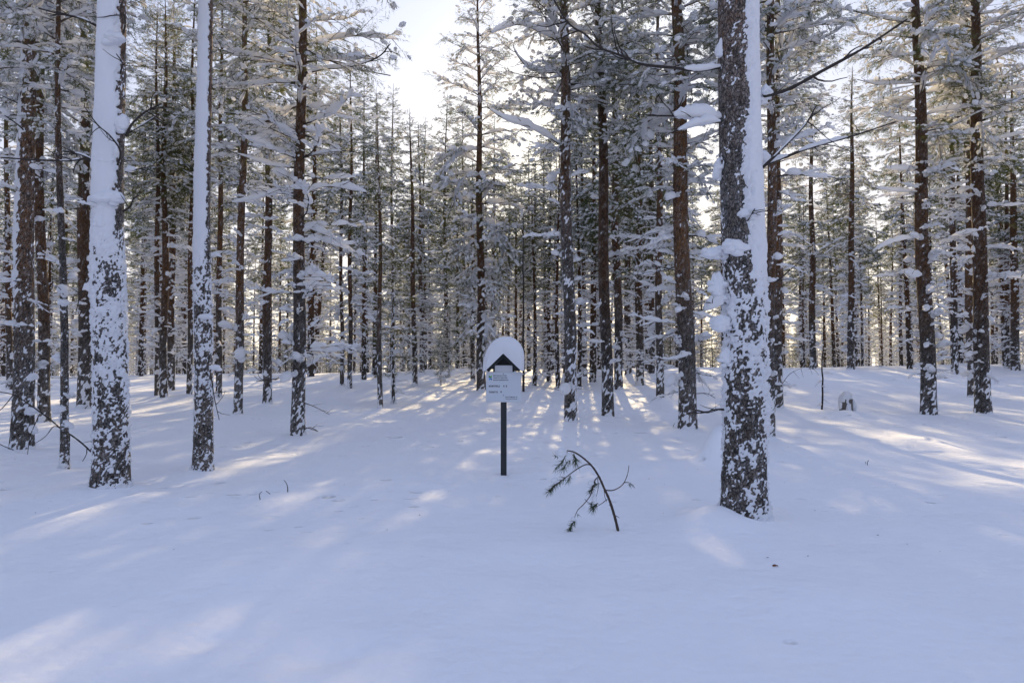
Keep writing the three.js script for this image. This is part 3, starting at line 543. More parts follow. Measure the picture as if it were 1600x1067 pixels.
{
  let o = K.bigRight;
  limb(o, [[1130, 104, 0], [1090, 110, 0.05], [1055, 106, 0.05], [1000, 99, 0.1], [975, 88, 0.1], [935, 73, 0.1], [915, 54, 0.1], [890, 38, 0.1], [862, -6, 0.1]], 0.016, 0.008, [[0, 0.2, 0.035, 0.06], [0.3, 0.5, 0.012, 0.014]]);
  limb(o, [[1192, 150, 0.05], [1230, 140, 0.1], [1290, 108, 0.2], [1350, 75, 0.25], [1418, 30, 0.3]], 0.021, 0.01, [[0.0, 0.12, 0.04, 0.04]]);
  limb(o, [[1130, 184, 0], [1090, 183, 0.1], [1050, 181, 0.15], [1012, 181, 0.2]], 0.017, 0.006, [[0.02, 0.64, 0.08, 0.13]]);
  limb(o, [[1128, 190, 0.15], [1095, 193, 0.2], [1056, 205, 0.25]], 0.013, 0.006, [[0.05, 0.95, 0.07, 0.07]]);
  limb(o, [[1192, 262, 0.1], [1225, 230, 0.15], [1262, 190, 0.2], [1276, 165, 0.2]], 0.016, 0.006, [[0.1, 0.7, 0.022, 0.03]]);
  limb(o, [[1192, 258, 0], [1225, 246, 0], [1262, 232, 0], [1340, 210, 0], [1400, 190, -0.1]], 0.02, 0.006, [[0, 0.3, 0.04, 0.05], [0.4, 0.7, 0.03, 0.04]]);
  limb(o, [[1136, 640, 0], [1118, 640, 0.1], [1104, 644, 0.15], [1088, 646, 0.2]], 0.011, 0.005, null);
  limb(o, [[1168, 345, 0.2], [1174, 335, 0.25], [1180, 326, 0.3]], 0.01, 0.005, [[0, 0.7, 0.05, 0.07]]);
  limb(o, [[1133, 470, 0.05], [1118, 478, 0.08], [1100, 484, 0.1]], 0.014, 0.006, [[0, 1, 0.07, 0.14]]);
  limb(o, [[1190, 438, 0.02], [1205, 440, 0.05], [1220, 436, 0.06]], 0.012, 0.006, [[0, 0.8, 0.04, 0.05]]);
  dollop(o, [[1116, 398, 24, 12, 0.05, 0], [1122, 455, 12, 30, 0.06, 1], [1128, 508, 17, 15, 0.12, 2], [1150, 388, 20, 15, 0.17, 3], [1128, 80, 10, 24, 0.0, 1], [1122, 270, 8, 24, 0.0, 0], [1196, 150, 9, 18, 0, 2], [1196, 250, 10, 16, 0, 3], [1168, 335, 14, 11, 0.19, 0], [1135, 560, 9, 20, 0.1, 1]]);
  o = K.bigLeft;
  limb(o, [[158, 261, 0.1], [135, 249, 0.15], [105, 251, 0.2], [60, 250, 0.2], [0, 246, 0.2]], 0.018, 0.008, [[0, 0.16, 0.05, 0.05], [0.3, 0.6, 0.02, 0.016]]);
  limb(o, [[155, 255, 0.1], [128, 242, 0.15], [98, 236, 0.15]], 0.017, 0.009, [[0.1, 0.8, 0.025, 0.02]]);
  limb(o, [[196, 212, 0.05], [206, 193, 0.1], [226, 175, 0.1], [252, 162, 0.12]], 0.018, 0.009, null);
  limb(o, [[196, 210, 0], [222, 195, 0], [248, 178, 0]], 0.01, 0.004, [[0.2, 0.9, 0.02, 0.02]]);
  limb(o, [[158, 45, 0], [130, 30, 0.05], [95, 22, 0.05], [60, 13, 0.05]], 0.018, 0.009, [[0.1, 0.5, 0.02, 0.02]]);
  limb(o, [[183, 258, 0.2], [187, 236, 0.3], [172, 213, 0.35], [152, 195, 0.35], [130, 165, 0.35]], 0.013, 0.005, null);
  limb(o, [[187, 115, 0.2], [190, 98, 0.25], [181, 84, 0.28]], 0.012, 0.006, null);
  limb(o, [[192, 52, 0.12], [195, 36, 0.15], [193, 22, 0.15]], 0.014, 0.008, [[0, 0.6, 0.03, 0.03]]);
  limb(o, [[160, 330, 0.1], [145, 322, 0.2], [120, 316, 0.25]], 0.012, 0.005, [[0, 1, 0.06, 0.05]]);
  limb(o, [[192, 330, 0.1], [203, 322, 0.15], [208, 308, 0.15]], 0.014, 0.007, null);
  limb(o, [[195, 268, 0.05], [212, 265, 0.05], [234, 260, 0.05]], 0.012, 0.005, [[0, 0.5, 0.05, 0.06]]);
  limb(o, [[156, 450, 0.05], [145, 455, 0.1], [130, 452, 0.1], [118, 486, 0.1]], 0.012, 0.005, [[0, 0.7, 0.06, 0.13]]);
  dollop(o, [[166, 312, 28, 14, 0.18, 0], [160, 252, 18, 13, 0.14, 1], [190, 196, 12, 20, 0.1, 2], [158, 350, 12, 18, 0.15, 3], [176, 62, 16, 12, 0.2, 1]]);
  o = K.stripe;
  limb(o, [[329, 402, 0], [338, 399, 0.05], [346, 402, 0.05]], 0.008, 0.004, [[0, 1, 0.05, 0.06]]);
  limb(o, [[328, 580, 0], [334, 620, 0.15], [342, 656, 0.2]], 0.008, 0.005, null);
  dollop(o, [[320, 496, 12, 6, 0.13, 1], [336, 576, 9, 6, 0.05, 2]]);
  o = K.grey;
  limb(o, [[884, 232, 0], [855, 212, 0.1], [820, 195, 0.2], [790, 186, 0.3], [762, 168, 0.3]], 0.032, 0.012, [[0.0, 0.97, 0.1, 0.17]]);
  limb(o, [[880, 66, 0], [850, 52, 0.2], [815, 38, 0.3], [785, 44, 0.4], [768, 52, 0.4]], 0.035, 0.014, [[0, 0.55, 0.1, 0.16], [0.55, 1, 0.08, 0.16]]);
  limb(o, [[880, 112, 0], [850, 112, 0.2], [825, 104, 0.3], [806, 82, 0.4], [802, 70, 0.4]], 0.03, 0.01, [[0.05, 0.9, 0.08, 0.12]]);
  limb(o, [[880, 118, 0], [855, 122, 0.1], [820, 118, 0.1], [790, 110, 0.1]], 0.02, 0.006, [[0, 0.3, 0.05, 0.06]]);
  limb(o, [[885, 100, 0], [920, 84, 0.1], [950, 78, 0.2], [985, 66, 0.2]], 0.026, 0.01, [[0, 0.85, 0.07, 0.09]]);
  limb(o, [[888, 132, 0], [930, 130, 0.1], [975, 133, 0.1], [1010, 145, 0.1], [1030, 150, 0.1]], 0.024, 0.008, [[0.45, 0.9, 0.08, 0.12]]);
  o = K.limbs;
  limb(o, [[474, 303, 0], [500, 292, 0.1], [535, 292, 0.1], [572, 300, 0.1]], 0.026, 0.01, [[0, 0.5, 0.07, 0.1], [0.5, 1, 0.07, 0.12]]);
  limb(o, [[475, 114, 0], [510, 107, 0.2], [545, 104, 0.2], [592, 88, 0.2], [610, 68, 0.2]], 0.03, 0.01, [[0.02, 0.7, 0.06, 0.08]]);
  limb(o, [[478, 78, 0], [510, 92, -0.2], [540, 104, -0.2], [610, 118, -0.2]], 0.026, 0.01, [[0.05, 0.9, 0.06, 0.07]]);
  limb(o, [[462, 80, 0], [435, 80, 0.2], [415, 90, 0.2], [380, 95, 0.2]], 0.028, 0.01, [[0, 0.9, 0.07, 0.09]]);
  limb(o, [[461, 130, 0], [430, 128, 0.1], [395, 132, 0.1], [360, 128, 0.1]], 0.026, 0.008, [[0.05, 0.9, 0.07, 0.08]]);
  limb(o, [[461, 208, 0], [430, 190, 0.1], [400, 180, 0.15], [350, 176, 0.2]], 0.024, 0.008, [[0.05, 0.9, 0.07, 0.09]]);
  limb(o, [[461, 232, 0], [430, 212, 0.1], [400, 203, 0.15], [360, 200, 0.2]], 0.022, 0.008, [[0.05, 0.9, 0.07, 0.09]]);
  limb(o, [[460, 262, 0], [425, 258, 0.15], [400, 250, 0.2], [345, 232, 0.2]], 0.022, 0.008, [[0.05, 0.85, 0.06, 0.09]]);
  limb(o, [[461, 300, 0], [425, 303, 0.15], [390, 312, 0.2], [350, 318, 0.2]], 0.026, 0.008, [[0.02, 0.9, 0.07, 0.11]]);
  limb(o, [[474, 246, 0], [505, 238, 0.1], [540, 236, 0.1], [570, 240, 0.1]], 0.018, 0.006, [[0.05, 0.6, 0.05, 0.06]]);
  limb(o, [[470, 585, 0], [430, 592, 0.1], [400, 596, 0.1]], 0.016, 0.008, null);
  limb(o, [[470, 628, 0], [490, 635, 0.2], [515, 648, 0.3]], 0.012, 0.004, null);
  limb(o, [[472, 672, 0], [485, 668, 0.2], [497, 674, 0.3]], 0.012, 0.004, null);
  o = K.rightA;
  limb(o, [[1438, 128, 0], [1405, 130, 0.1], [1375, 132, 0.15], [1340, 124, 0.2]], 0.028, 0.01, [[0.02, 0.9, 0.08, 0.12]]);
  limb(o, [[1434, 34, 0], [1390, 30, 0.1], [1340, 18, 0.1], [1290, 8, 0.1], [1270, -6, 0.1]], 0.03, 0.01, [[0.02, 0.5, 0.08, 0.1], [0.52, 0.95, 0.07, 0.1]]);
  limb(o, [[1442, 370, 0], [1410, 374, 0.2], [1385, 382, 0.3], [1362, 394, 0.3]], 0.022, 0.007, [[0.02, 0.97, 0.09, 0.13]]);
  limb(o, [[1440, 185, 0], [1410, 187, 0.1], [1385, 180, 0.1], [1372, 178, 0.1]], 0.02, 0.008, [[0.05, 0.95, 0.08, 0.12]]);
  limb(o, [[1440, 262, 0], [1410, 265, 0.1], [1380, 262, 0.2]], 0.02, 0.008, [[0.05, 0.95, 0.09, 0.14]]);
  limb(o, [[1440, 300, 0], [1400, 298, 0.1], [1362, 293, 0.15]], 0.02, 0.008, [[0.05, 0.9, 0.08, 0.1]]);
  limb(o, [[1440, 430, 0.1], [1425, 432, 0.2], [1414, 426, 0.25]], 0.015, 0.006, [[0, 1, 0.11, 0.22]]);
  limb(o, [[1444, 205, 0], [1490, 195, 0.2], [1530, 175, 0.3], [1580, 160, 0.3]], 0.02, 0.008, [[0.05, 0.8, 0.05, 0.06]]);
  limb(o, [[1436, 125, 0], [1465, 110, 0.1], [1500, 80, 0.2], [1520, 55, 0.2]], 0.024, 0.009, [[0.05, 0.9, 0.08, 0.1]]);
  o = K.rightB;
  limb(o, [[1536, 188, 0], [1570, 172, 0.1], [1610, 150, 0.2]], 0.03, 0.014, [[0.02, 0.95, 0.09, 0.12]]);
  limb(o, [[1536, 225, 0], [1570, 215, 0.1], [1612, 205, 0.2]], 0.026, 0.012, [[0.02, 0.95, 0.08, 0.1]]);
  limb(o, [[1520, 250, 0], [1490, 250, 0.2], [1450, 268, 0.4]], 0.018, 0.006, [[0.05, 0.8, 0.05, 0.07]]);
  limb(o, [[1533, 60, 0], [1565, 45, 0.1], [1610, 10, 0.2]], 0.028, 0.012, [[0.02, 0.9, 0.08, 0.1]]);
  limb(o, [[1536, 100, 0], [1570, 84, 0.1], [1615, 60, 0.2]], 0.026, 0.012, [[0.02, 0.9, 0.08, 0.1]]);
  o = K.stout;
  limb(o, [[1086, 640, 0], [1104, 645, 0.15], [1122, 641, 0.2]], 0.014, 0.006, null);
  limb(o, [[1086, 615, 0], [1105, 615, 0.15], [1118, 622, 0.2]], 0.01, 0.005, null);
  limb(o, [[1070, 225, 0], [1100, 215, -0.2], [1130, 200, -0.2]], 0.024, 0.01, [[0.05, 0.9, 0.08, 0.12]]);
  limb(o, [[1068, 290, 0], [1095, 278, -0.1], [1130, 258, -0.1]], 0.024, 0.01, [[0.05, 0.9, 0.07, 0.1]]);
  limb(o, [[1062, 75, 0], [1085, 50, -0.1], [1110, 20, -0.1], [1125, -5, -0.1]], 0.024, 0.01, [[0.05, 0.9, 0.06, 0.07]]);
  o = K.thin;
  dollop(o, [[92, 640, 9, 8, 0.02, 0], [98, 474, 8, 7, 0.04, 1], [89, 560, 6, 9, 0.02, 2], [108, 665, 6, 6, 0.04, 3], [91, 330, 7, 6, 0.05, 0]]);
  o = K.edge;
  dollop(o, [[48, 645, 10, 8, 0.12, 0], [50, 590, 9, 7, 0.12, 1], [50, 672, 6, 9, 0.12, 2], [44, 55, 9, 12, 0.1, 3]]);
}

// ---------------------------------------------------------------- the plot sign
{
  const q = onLand(787, 742), d = -q.z, u = d / F, g = thing('plot_sign', 'white plot marker sign on a dark post with a snow-capped gable roof', 'sign', V(q.x, ground(q.x, q.z), q.z));
  g.rotation.y = -0.03; const Y = (py) => at(787, py, d).y - g.position.y, X = (px) => (px - 787.5) * u;
  const dark = new THREE.MeshStandardMaterial({ color: C(0.02, 0.024, 0.026), roughness: 0.7 }), white = new THREE.MeshStandardMaterial({ color: C(0.6, 0.62, 0.65), roughness: 0.45 }), steel = new THREE.MeshStandardMaterial({ color: C(0.12, 0.12, 0.13), roughness: 0.5, metalness: 0.6 });
  const slab = (w, h, t, r = 0.004) => { const sh = new THREE.Shape(), a = w / 2, b = h / 2; sh.moveTo(-a + r, -b); sh.lineTo(a - r, -b); sh.quadraticCurveTo(a, -b, a, -b + r); sh.lineTo(a, b - r); sh.quadraticCurveTo(a, b, a - r, b); sh.lineTo(-a + r, b); sh.quadraticCurveTo(-a, b, -a, b - r); sh.lineTo(-a, -b + r); sh.quadraticCurveTo(-a, -b, -a + r, -b); const e = new THREE.ExtrudeGeometry(sh, { depth: t, bevelEnabled: true, bevelSize: 0.0015, bevelThickness: 0.0015, bevelSegments: 1 }); e.translate(0, 0, -t / 2); return e; };
  const put = (n, geo, m, x, y, z, parent = g) => { const o = part(n, geo, m, parent); o.position.set(x, y, z); return o; };
  const pw = 8.6 * u, topY = Y(570);
  put('post', slab(pw, topY + 0.5, pw), dark, 0, topY / 2 - 0.25, 0);
  // the printed board
  const bw = 54.5 * u, bh = 46.6 * u, cv = document.createElement('canvas'); cv.width = 1024; cv.height = 876; const c = cv.getContext('2d'), k = 1024 / 545;
  c.fillStyle = '#c6ccd4'; c.fillRect(0, 0, 1024, 876); c.fillStyle = 'rgba(120,130,140,0.25)'; c.fillRect(0, 0, 1024, 4); c.fillRect(0, 872, 1024, 4);
  const poly = (col, ...p) => { c.fillStyle = col; c.beginPath(); p.forEach(([x, y], n) => n ? c.lineTo(x, y) : c.moveTo(x, y)); c.closePath(); c.fill(); };
  poly('#2a9a3c', [76, 86], [112, 122], [164, 82], [164, 160], [76, 160]); poly('#0d6b2b', [76, 86], [142, 160], [76, 160]); poly('#8ccf6a', [164, 82], [164, 130], [128, 112]);
  poly('#1f7fd0', [76, 176], [164, 176], [164, 244], [122, 206], [76, 244]); poly('#0b4f9e', [120, 176], [164, 176], [164, 244], [122, 206]); poly('#53b0e8', [76, 176], [96, 176], [90, 228], [76, 244]);
  c.fillStyle = '#2c343b'; const say = (t, x, y, size, w, sp = 0) => { c.font = `${w} ${size}px sans-serif`; let p = x; c.strokeStyle = c.fillStyle; c.lineWidth = size * 0.045; for (const ch of t) { c.fillText(ch, p, y); c.strokeText(ch, p, y); p += c.measureText(ch).width + sp; } };
  say('METSÄHALLITUS', 204, 118, 46, 'bold', 3); say('FORSTSTYRELSEN', 204, 182, 46, 'bold', 3); say('MEAHCIRÁĐĐEHUS', 204, 246, 46, 'bold', 2.5);
  c.fillStyle = '#060809'; say('KORTTELI', 72, 436, 70, 'bold', 1); say('4', 500, 434, 74, 'bold'); say('3', 574, 434, 74, 'bold'); say('TONTTI', 76, 612, 70, 'bold', 3); say('4', 416, 604, 74, 'bold');
  c.fillStyle = '#15191d'; say('LAATUMAA.FI', 560, 752, 46, 'bold', 6); c.font = 'bold 40px sans-serif'; c.fillText('Oma pala luontoa', 572, 802); void k;
  const tx = new THREE.CanvasTexture(cv); tx.colorSpace = THREE.SRGBColorSpace;
  const by = Y(604.6), bd = put('board', slab(bw, bh, 0.006), white, 0, by, pw / 2 + 0.012);
  const pg = new THREE.PlaneGeometry(bw - 0.006, bh - 0.006); put('print', pg, new THREE.MeshStandardMaterial({ map: tx, roughness: 0.45 }), 0, 0, 0.0065, bd);
  for (const py of [584, 617.5]) { const sc = new THREE.CylinderGeometry(0.006, 0.007, 0.005, 12); sc.rotateX(Math.PI / 2); put('screw', sc, steel, -0.004, Y(py) - by, 0.009, bd); }
  // the little house on top: back panel, pale plate, two cheeks and a gable roof
  const gable = new THREE.Shape(); gable.moveTo(X(772), Y(582)); gable.lineTo(X(803), Y(582)); gable.lineTo(X(803), Y(571)); gable.lineTo(X(787.5), Y(557)); gable.lineTo(X(772), Y(571)); gable.closePath();
  const gg = new THREE.ExtrudeGeometry(gable, { depth: 0.015, bevelEnabled: false }); put('gable_panel', gg, dark, 0, 0, -0.03);
  put('plate', slab(27 * u, 12 * u, 0.005, 0.002), white, 0, Y(577), pw / 2 + 0.004 - 0.0);
  for (const e of [-1, 1]) put('cheek', slab(2.6 * u, 12 * u, 0.06, 0.002), dark, e * 14.9 * u, Y(577), 0.005);
  for (const e of [-1, 1]) { const len = 36.5 * u, sl = put('roof_board', slab(len, 4.6 * u, 0.2, 0.003), dark, e * (len / 2 - 1.8 * u) * Math.cos(0.76), Y(553.5) - 1.6 * u - (len / 2 - 1.8 * u) * Math.sin(0.76), 0.012); sl.rotation.z = -e * 0.76; if (e > 0) sl.position.z += 0.003; }
  // snow cap: a tall loaf that overhangs the eaves, open below where the gable stands
  const sn = new MB(), ZN = 22, AN = 46, depth = 0.3; const prof = (t, z) => { // t 0..1 from left eave over the top to right eave
    const a = Math.PI * (1 - t), w = (x) => x * u, cx = Math.cos(a), sy = Math.pow(Math.max(0, Math.sin(a)), cx < 0 ? 0.8 : 0.52), zz = Math.sqrt(Math.max(0, 1 - (z / (depth / 2)) ** 4)), lean = 3.2 * (sy);
    const side = cx < 0 ? 31.8 : 31.8, foot = Y(580) + Math.abs(cx) * 0.0, top = Y(526.5);
    return V(w(cx * side * (0.86 + 0.14 * zz) - lean * -0.6) + 0.03 * (n3(t * 5, z * 7, 1) - 0.5), foot + (top - foot) * sy * (0.8 + 0.2 * zz) + 0.03 * (n3(t * 5, z * 8, 5) - 0.5), z);
  };
  const roofY = (x) => Y(553.5) - 0.003 - Math.abs(x) * Math.tan(0.76) + 1.6 * u;
  for (let i = 0; i <= ZN; i++) { const zz = -depth / 2 + depth * i / ZN + 0.012; for (let j = 0; j <= AN; j++) { const p = prof(j / AN, (zz - 0.012) * 0.985); p.z = zz + 0.02 * Math.sin(Math.PI * j / AN) * ((zz > 0) ? 1 : -1); sn.vert(p.x, Math.max(p.y, roofY(p.x)), p.z, 0, 1, 0); } }
  for (let i = 0; i < ZN; i++) for (let j = 0; j < AN; j++) { const a = i * (AN + 1) + j; sn.tri(a, a + AN + 1, a + 1); sn.tri(a + 1, a + AN + 1, a + AN + 2); }
  for (const i of [0, ZN]) for (let r = 0; r < 6; r++) { // bulging end faces down to the roof line
    const base = sn.count, s = i ? 1 : -1; for (let m = 0; m < 2; m++) for (let j = 0; j <= AN; j++) { const o = i * (AN + 1) + j, x = sn.p[o * 3], y = sn.p[o * 3 + 1], z = sn.p[o * 3 + 2], f = (r + m) / 6, ry = roofY(x) - 0.004, bul = 0.035 * Math.sin(Math.PI * (0.12 + 0.88 * f)) * Math.min(1, Math.max(0, y - ry) / 0.1) - (f === 0 ? 0.035 * Math.sin(Math.PI * 0.12) * Math.min(1, Math.max(0, y - ry) / 0.1) : 0); sn.vert(x * (1 - 0.02 * f), lerp(y, ry, f), z + s * bul, 0, 0, s); }
    for (let j = 0; j < AN; j++) { const a = base + j, b = a + AN + 1; if (s > 0) { sn.tri(a, b, a + 1); sn.tri(a + 1, b, b + 1); } else { sn.tri(a, a + 1, b); sn.tri(a + 1, b + 1, b); } }
  }
  const map = new Map(), w = new MB(); for (const v of sn.i) { const key = `${sn.p[v * 3].toFixed(4)},${sn.p[v * 3 + 1].toFixed(4)},${sn.p[v * 3 + 2].toFixed(4)}`; if (!map.has(key)) map.set(key, w.vert(sn.p[v * 3], sn.p[v * 3 + 1], sn.p[v * 3 + 2], 0, 1, 0)); w.i.push(map.get(key)); }
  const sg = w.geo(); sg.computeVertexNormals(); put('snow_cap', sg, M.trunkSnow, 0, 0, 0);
}

// ---------------------------------------------------------------- small things in the snow
{ // the bent sapling top that sticks out of the snow
  const q = onLand(966, 830), d = -q.z, g = thing('bent_sapling', 'bowed pine sapling with green needle tufts poking out of the snow', 'sapling', V(q.x, ground(q.x, q.z) - 0.01, q.z)), rng = rngOf(91);
  const path = (l, dz = 0) => new THREE.CatmullRomCurve3(l.map(([x, y], n) => at(x, y, d - dz * n / l.length).sub(g.position))).getPoints(l.length * 6);
  const twig = (l, a, b, dz, parent = g, name = 'branch') => { const p = path(l, dz), m = new MB(); m.tube(p, p.map((_, k) => lerp(a, b, k / (p.length - 1)) * (0.9 + 0.2 * rng())), 7); part(name, m.geo(), new THREE.MeshStandardMaterial({ color: C(0.055, 0.038, 0.03), roughness: 0.9 }), parent); return p; };
  const st = twig([[967, 834], [960, 805], [951, 778], [945, 765], [938, 749], [930, 735], [922, 725], [908, 713], [896, 706], [886, 704]], 0.014, 0.006, 0.1, g, 'stem');
  const green = new THREE.MeshPhysicalMaterial({ color: C(0.05, 0.085, 0.028), roughness: 0.7, transmission: 0.35, thickness: 0, side: THREE.DoubleSide });
  const tuft = (l, n, len, dz = 0.05) => { const p = path(l, dz), m = new MB(); for (let k = 0; k < n; k++) { const t = rng(), a = along(p, t), h = heading(p, t), s = V(rng() - 0.5, rng() - 0.7, rng() - 0.5).normalize(); m.blade(a, a.clone().addScaledVector(h, len * (0.35 + 0.3 * rng())).addScaledVector(s, len * 0.75), 0.0062, V(rng() - 0.5, rng() - 0.5, rng() - 0.5)); } part('needle', m.geo(), green, g).userData.kind = 'stuff'; };
  const cap = (x, y, rx, ry, k) => { const p = at(x, y, d - 0.05).sub(g.position), m = new MB(); m.blob(BLOB_FINE[k], p.x, p.y, p.z, rx * d / F, ry * d / F, rx * d / F * 0.8, V(1, 0, 0)); part('snow_clump', m.geo(), M.trunkSnow, g); };
  twig([[923, 726], [915, 726], [900, 734], [884, 746], [870, 756], [857, 767]], 0.006, 0.003, 0.1); twig([[934, 746], [930, 750], [927, 762], [922, 775], [912, 788], [903, 797], [898, 808]], 0.006, 0.003, 0.12);
  twig([[946, 766], [958, 766], [970, 760], [976, 753], [981, 740], [983, 727]], 0.006, 0.003, -0.05); twig([[975, 754], [982, 754], [988, 757], [992, 762]], 0.004, 0.002, -0.05); twig([[949, 780], [940, 787], [931, 792]], 0.004, 0.002, 0.1); twig([[934, 748], [935, 760], [932, 776]], 0.004, 0.002, 0.15); twig([[914, 780], [919, 785], [924, 787]], 0.003, 0.002, 0.1); twig([[957, 803], [963, 806], [968, 809]], 0.004, 0.002, 0.05); twig([[944, 766], [945, 775], [948, 784]], 0.003, 0.002, 0.05); twig([[955, 790], [952, 789]], 0.004, 0.003, 0.03);
  tuft([[886, 705], [882, 715], [876, 724], [868, 731]], 60, 0.085); tuft([[893, 707], [890, 717], [884, 726], [880, 732]], 60, 0.085); tuft([[897, 708], [898, 716], [900, 724]], 70, 0.09); tuft([[872, 714], [868, 713]], 12, 0.05);
  tuft([[884, 746], [870, 756], [858, 768]], 130, 0.075); tuft([[892, 742], [888, 750]], 34, 0.07); tuft([[930, 752], [926, 762], [921, 768]], 70, 0.075); tuft([[926, 760], [931, 756]], 30, 0.07); tuft([[934, 786], [930, 790], [926, 796]], 70, 0.075); tuft([[925, 784], [924, 791]], 24, 0.06); tuft([[898, 812], [894, 820], [890, 829]], 70, 0.075); tuft([[983, 756], [989, 759]], 14, 0.05); tuft([[902, 800], [904, 806]], 8, 0.05);
  cap(876, 709, 8, 8, 1); cap(889, 716, 6, 7, 3); cap(866, 752, 6, 5, 5); cap(929, 781, 4, 7, 6); cap(896, 812, 4, 4, 2); cap(923, 756, 5, 5, 4); void st;
}
{ // stump under a bonnet of snow
  const q = onLand(1323, 643), d = -q.z, u = d / F, g = thing('tree_stump', 'split grey tree stump wearing a bonnet of snow on the right', 'tree stump', V(q.x, ground(q.x, q.z) - 0.05, q.z)), m = new MB(), wd = new THREE.MeshStandardMaterial({ color: C(0.12, 0.105, 0.095), roughness: 0.95, bumpMap: barkBump, bumpScale: 0.006 }), hgt = 22 * u;
  const N = 40; for (let k = 0; k <= 10; k++) for (let j = 0; j <= N; j++) { const a = j / N * TAU, r = 9.2 * u * (1 + 0.12 * (n3(Math.cos(a) * 3, k * 0.12, Math.sin(a) * 3) - 0.5) + 0.16 * Math.exp(-k * 0.5)) * (1 + 0.05 * Math.sin(a * 9 + k * 0.2)); m.vert(Math.cos(a) * r, hgt * k / 10, Math.sin(a) * r, 0, 1, 0); }
  for (let k = 0; k < 10; k++) for (let j = 0; j < N; j++) { const a = k * (N + 1) + j; m.tri(a, a + N + 1, a + 1); m.tri(a + 1, a + N + 1, a + N + 2); }
  const c = m.vert(0, hgt, 0, 0, 1, 0); for (let j = 0; j < N; j++) m.tri(10 * (N + 1) + j, c, 10 * (N + 1) + j + 1); const sg = m.geo(); sg.computeVertexNormals(); part('stump_wood', sg, wd, g);
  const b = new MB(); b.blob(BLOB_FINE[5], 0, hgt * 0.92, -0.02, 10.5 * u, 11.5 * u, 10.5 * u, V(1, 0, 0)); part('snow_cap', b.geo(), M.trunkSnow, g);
  const b2 = new MB(); b2.blob(BLOB_FINE[2], 0.2 * u, hgt * 0.3, 7.5 * u, 4.2 * u, 9 * u, 4 * u, V(1, 0, 0)); b2.blob(BLOB_FINE[1], 9.5 * u, hgt * 0.4, 2 * u, 4 * u, 12 * u, 7 * u, V(1, 0, 0)); b2.blob(BLOB_FINE[3], -9 * u, hgt * 0.5, 0, 3 * u, 12 * u, 5 * u, V(1, 0, 0)); tag(part('stuck_snow', b2.geo(), M.trunkSnow, g), null, null, null, 'stuff');
}
function stick(label, name, lists, r0, r1, back = 0, cat = 'twig') { // thin stems standing in the snow
  const [x0, y0] = lists[0][0], q = onLand(x0, y0), d = -q.z - back, g = thing(name, label, cat, V(q.x, ground(q.x, q.z), q.z)), rng = rngOf(Math.round(x0 + y0));
  lists.forEach((l, n) => { const p = new THREE.CatmullRomCurve3(l.map(([x, y, z = 0]) => at(x, y, d - z).sub(g.position))).getPoints(l.length * 5), m = new MB(), s = n ? 0.6 : 1; if (!n) p[0].y -= 0.03; m.tube(p, p.map((_, k) => lerp(r0, r1, k / (p.length - 1)) * s * (0.85 + 0.3 * rng())), 6); part(n ? 'twig' : 'stem', m.geo(), M.wood, g); });
  return g;
}
stick('short kinked stalk at the left of three stalks in a sun patch', 'stalk', [[[406, 781], [405, 772], [409, 768]]], 0.005, 0.003);
stick('tiny slanting stalk in the middle of three stalks in a sun patch', 'stalk', [[[422, 772], [418, 769], [415, 767]]], 0.004, 0.003);
stick('curved stalk at the right of three stalks in a sun patch', 'stalk', [[[449, 769], [449, 762], [447, 755], [443, 750]]], 0.006, 0.003);
stick('pair of short thin stalks alone in the snow on the right', 'stalk', [[[1356, 727], [1356, 723], [1358, 719]], [[1353, 725], [1353, 721]]], 0.006, 0.004);
stick('single short stalk in the snow between the grey-barked and stout pines', 'stalk', [[[1052, 668], [1053, 664], [1055, 661]]], 0.006, 0.004);
stick('broken dead bough with bare twigs lying across the thin pine at the left', 'dead_bough', [[[147, 712, 0.2], [130, 695, 0.25], [112, 681, 0.3], [95, 670, 0.3], [78, 656, 0.3], [45, 632, 0.3], [20, 617, 0.3], [-10, 611, 0.3]], [[95, 670, 0.3], [84, 666, 0.4], [70, 682, 0.5], [48, 696, 0.5]], [[60, 648, 0.3], [55, 660, 0.35], [46, 682, 0.4], [42, 710, 0.5]], [[135, 700, 0.25], [134, 710, 0.3], [124, 726, 0.4], [110, 738, 0.4]], [[140, 705, 0.2], [144, 694, 0.2], [142, 690, 0.2], [128, 692, 0.2]], [[143, 708, 0.2], [143, 718, 0.2], [136, 726, 0.2]], [[108, 678, 0.3], [108, 715, 0.35], [112, 740, 0.4]], [[20, 617, 0.3], [0, 640, 0.3], [-10, 645, 0.3]], [[20, 703, 0.4], [5, 697, 0.4], [-10, 690, 0.4]]], 0.014, 0.007, 0.2, 'fallen bough');
stick('arched dead bough with hanging twigs beside the lichen-brown pine on the right', 'dead_bough', [[[1224, 598], [1234, 585], [1248, 577], [1262, 573], [1272, 577], [1280, 586]], [[1240, 580], [1250, 592]], [[1252, 576], [1256, 590]], [[1266, 574], [1270, 585]], [[1225, 594], [1240, 603], [1254, 607], [1246, 615]], [[1225, 634], [1236, 642], [1243, 650]]], 0.012, 0.005, 0, 'dead bough');
stick('flat dead snag reaching left at the foot of the many-branched pine', 'dead_bough', [[[497, 674], [488, 671], [478, 668]]], 0.01, 0.006, 0, 'dead bough');
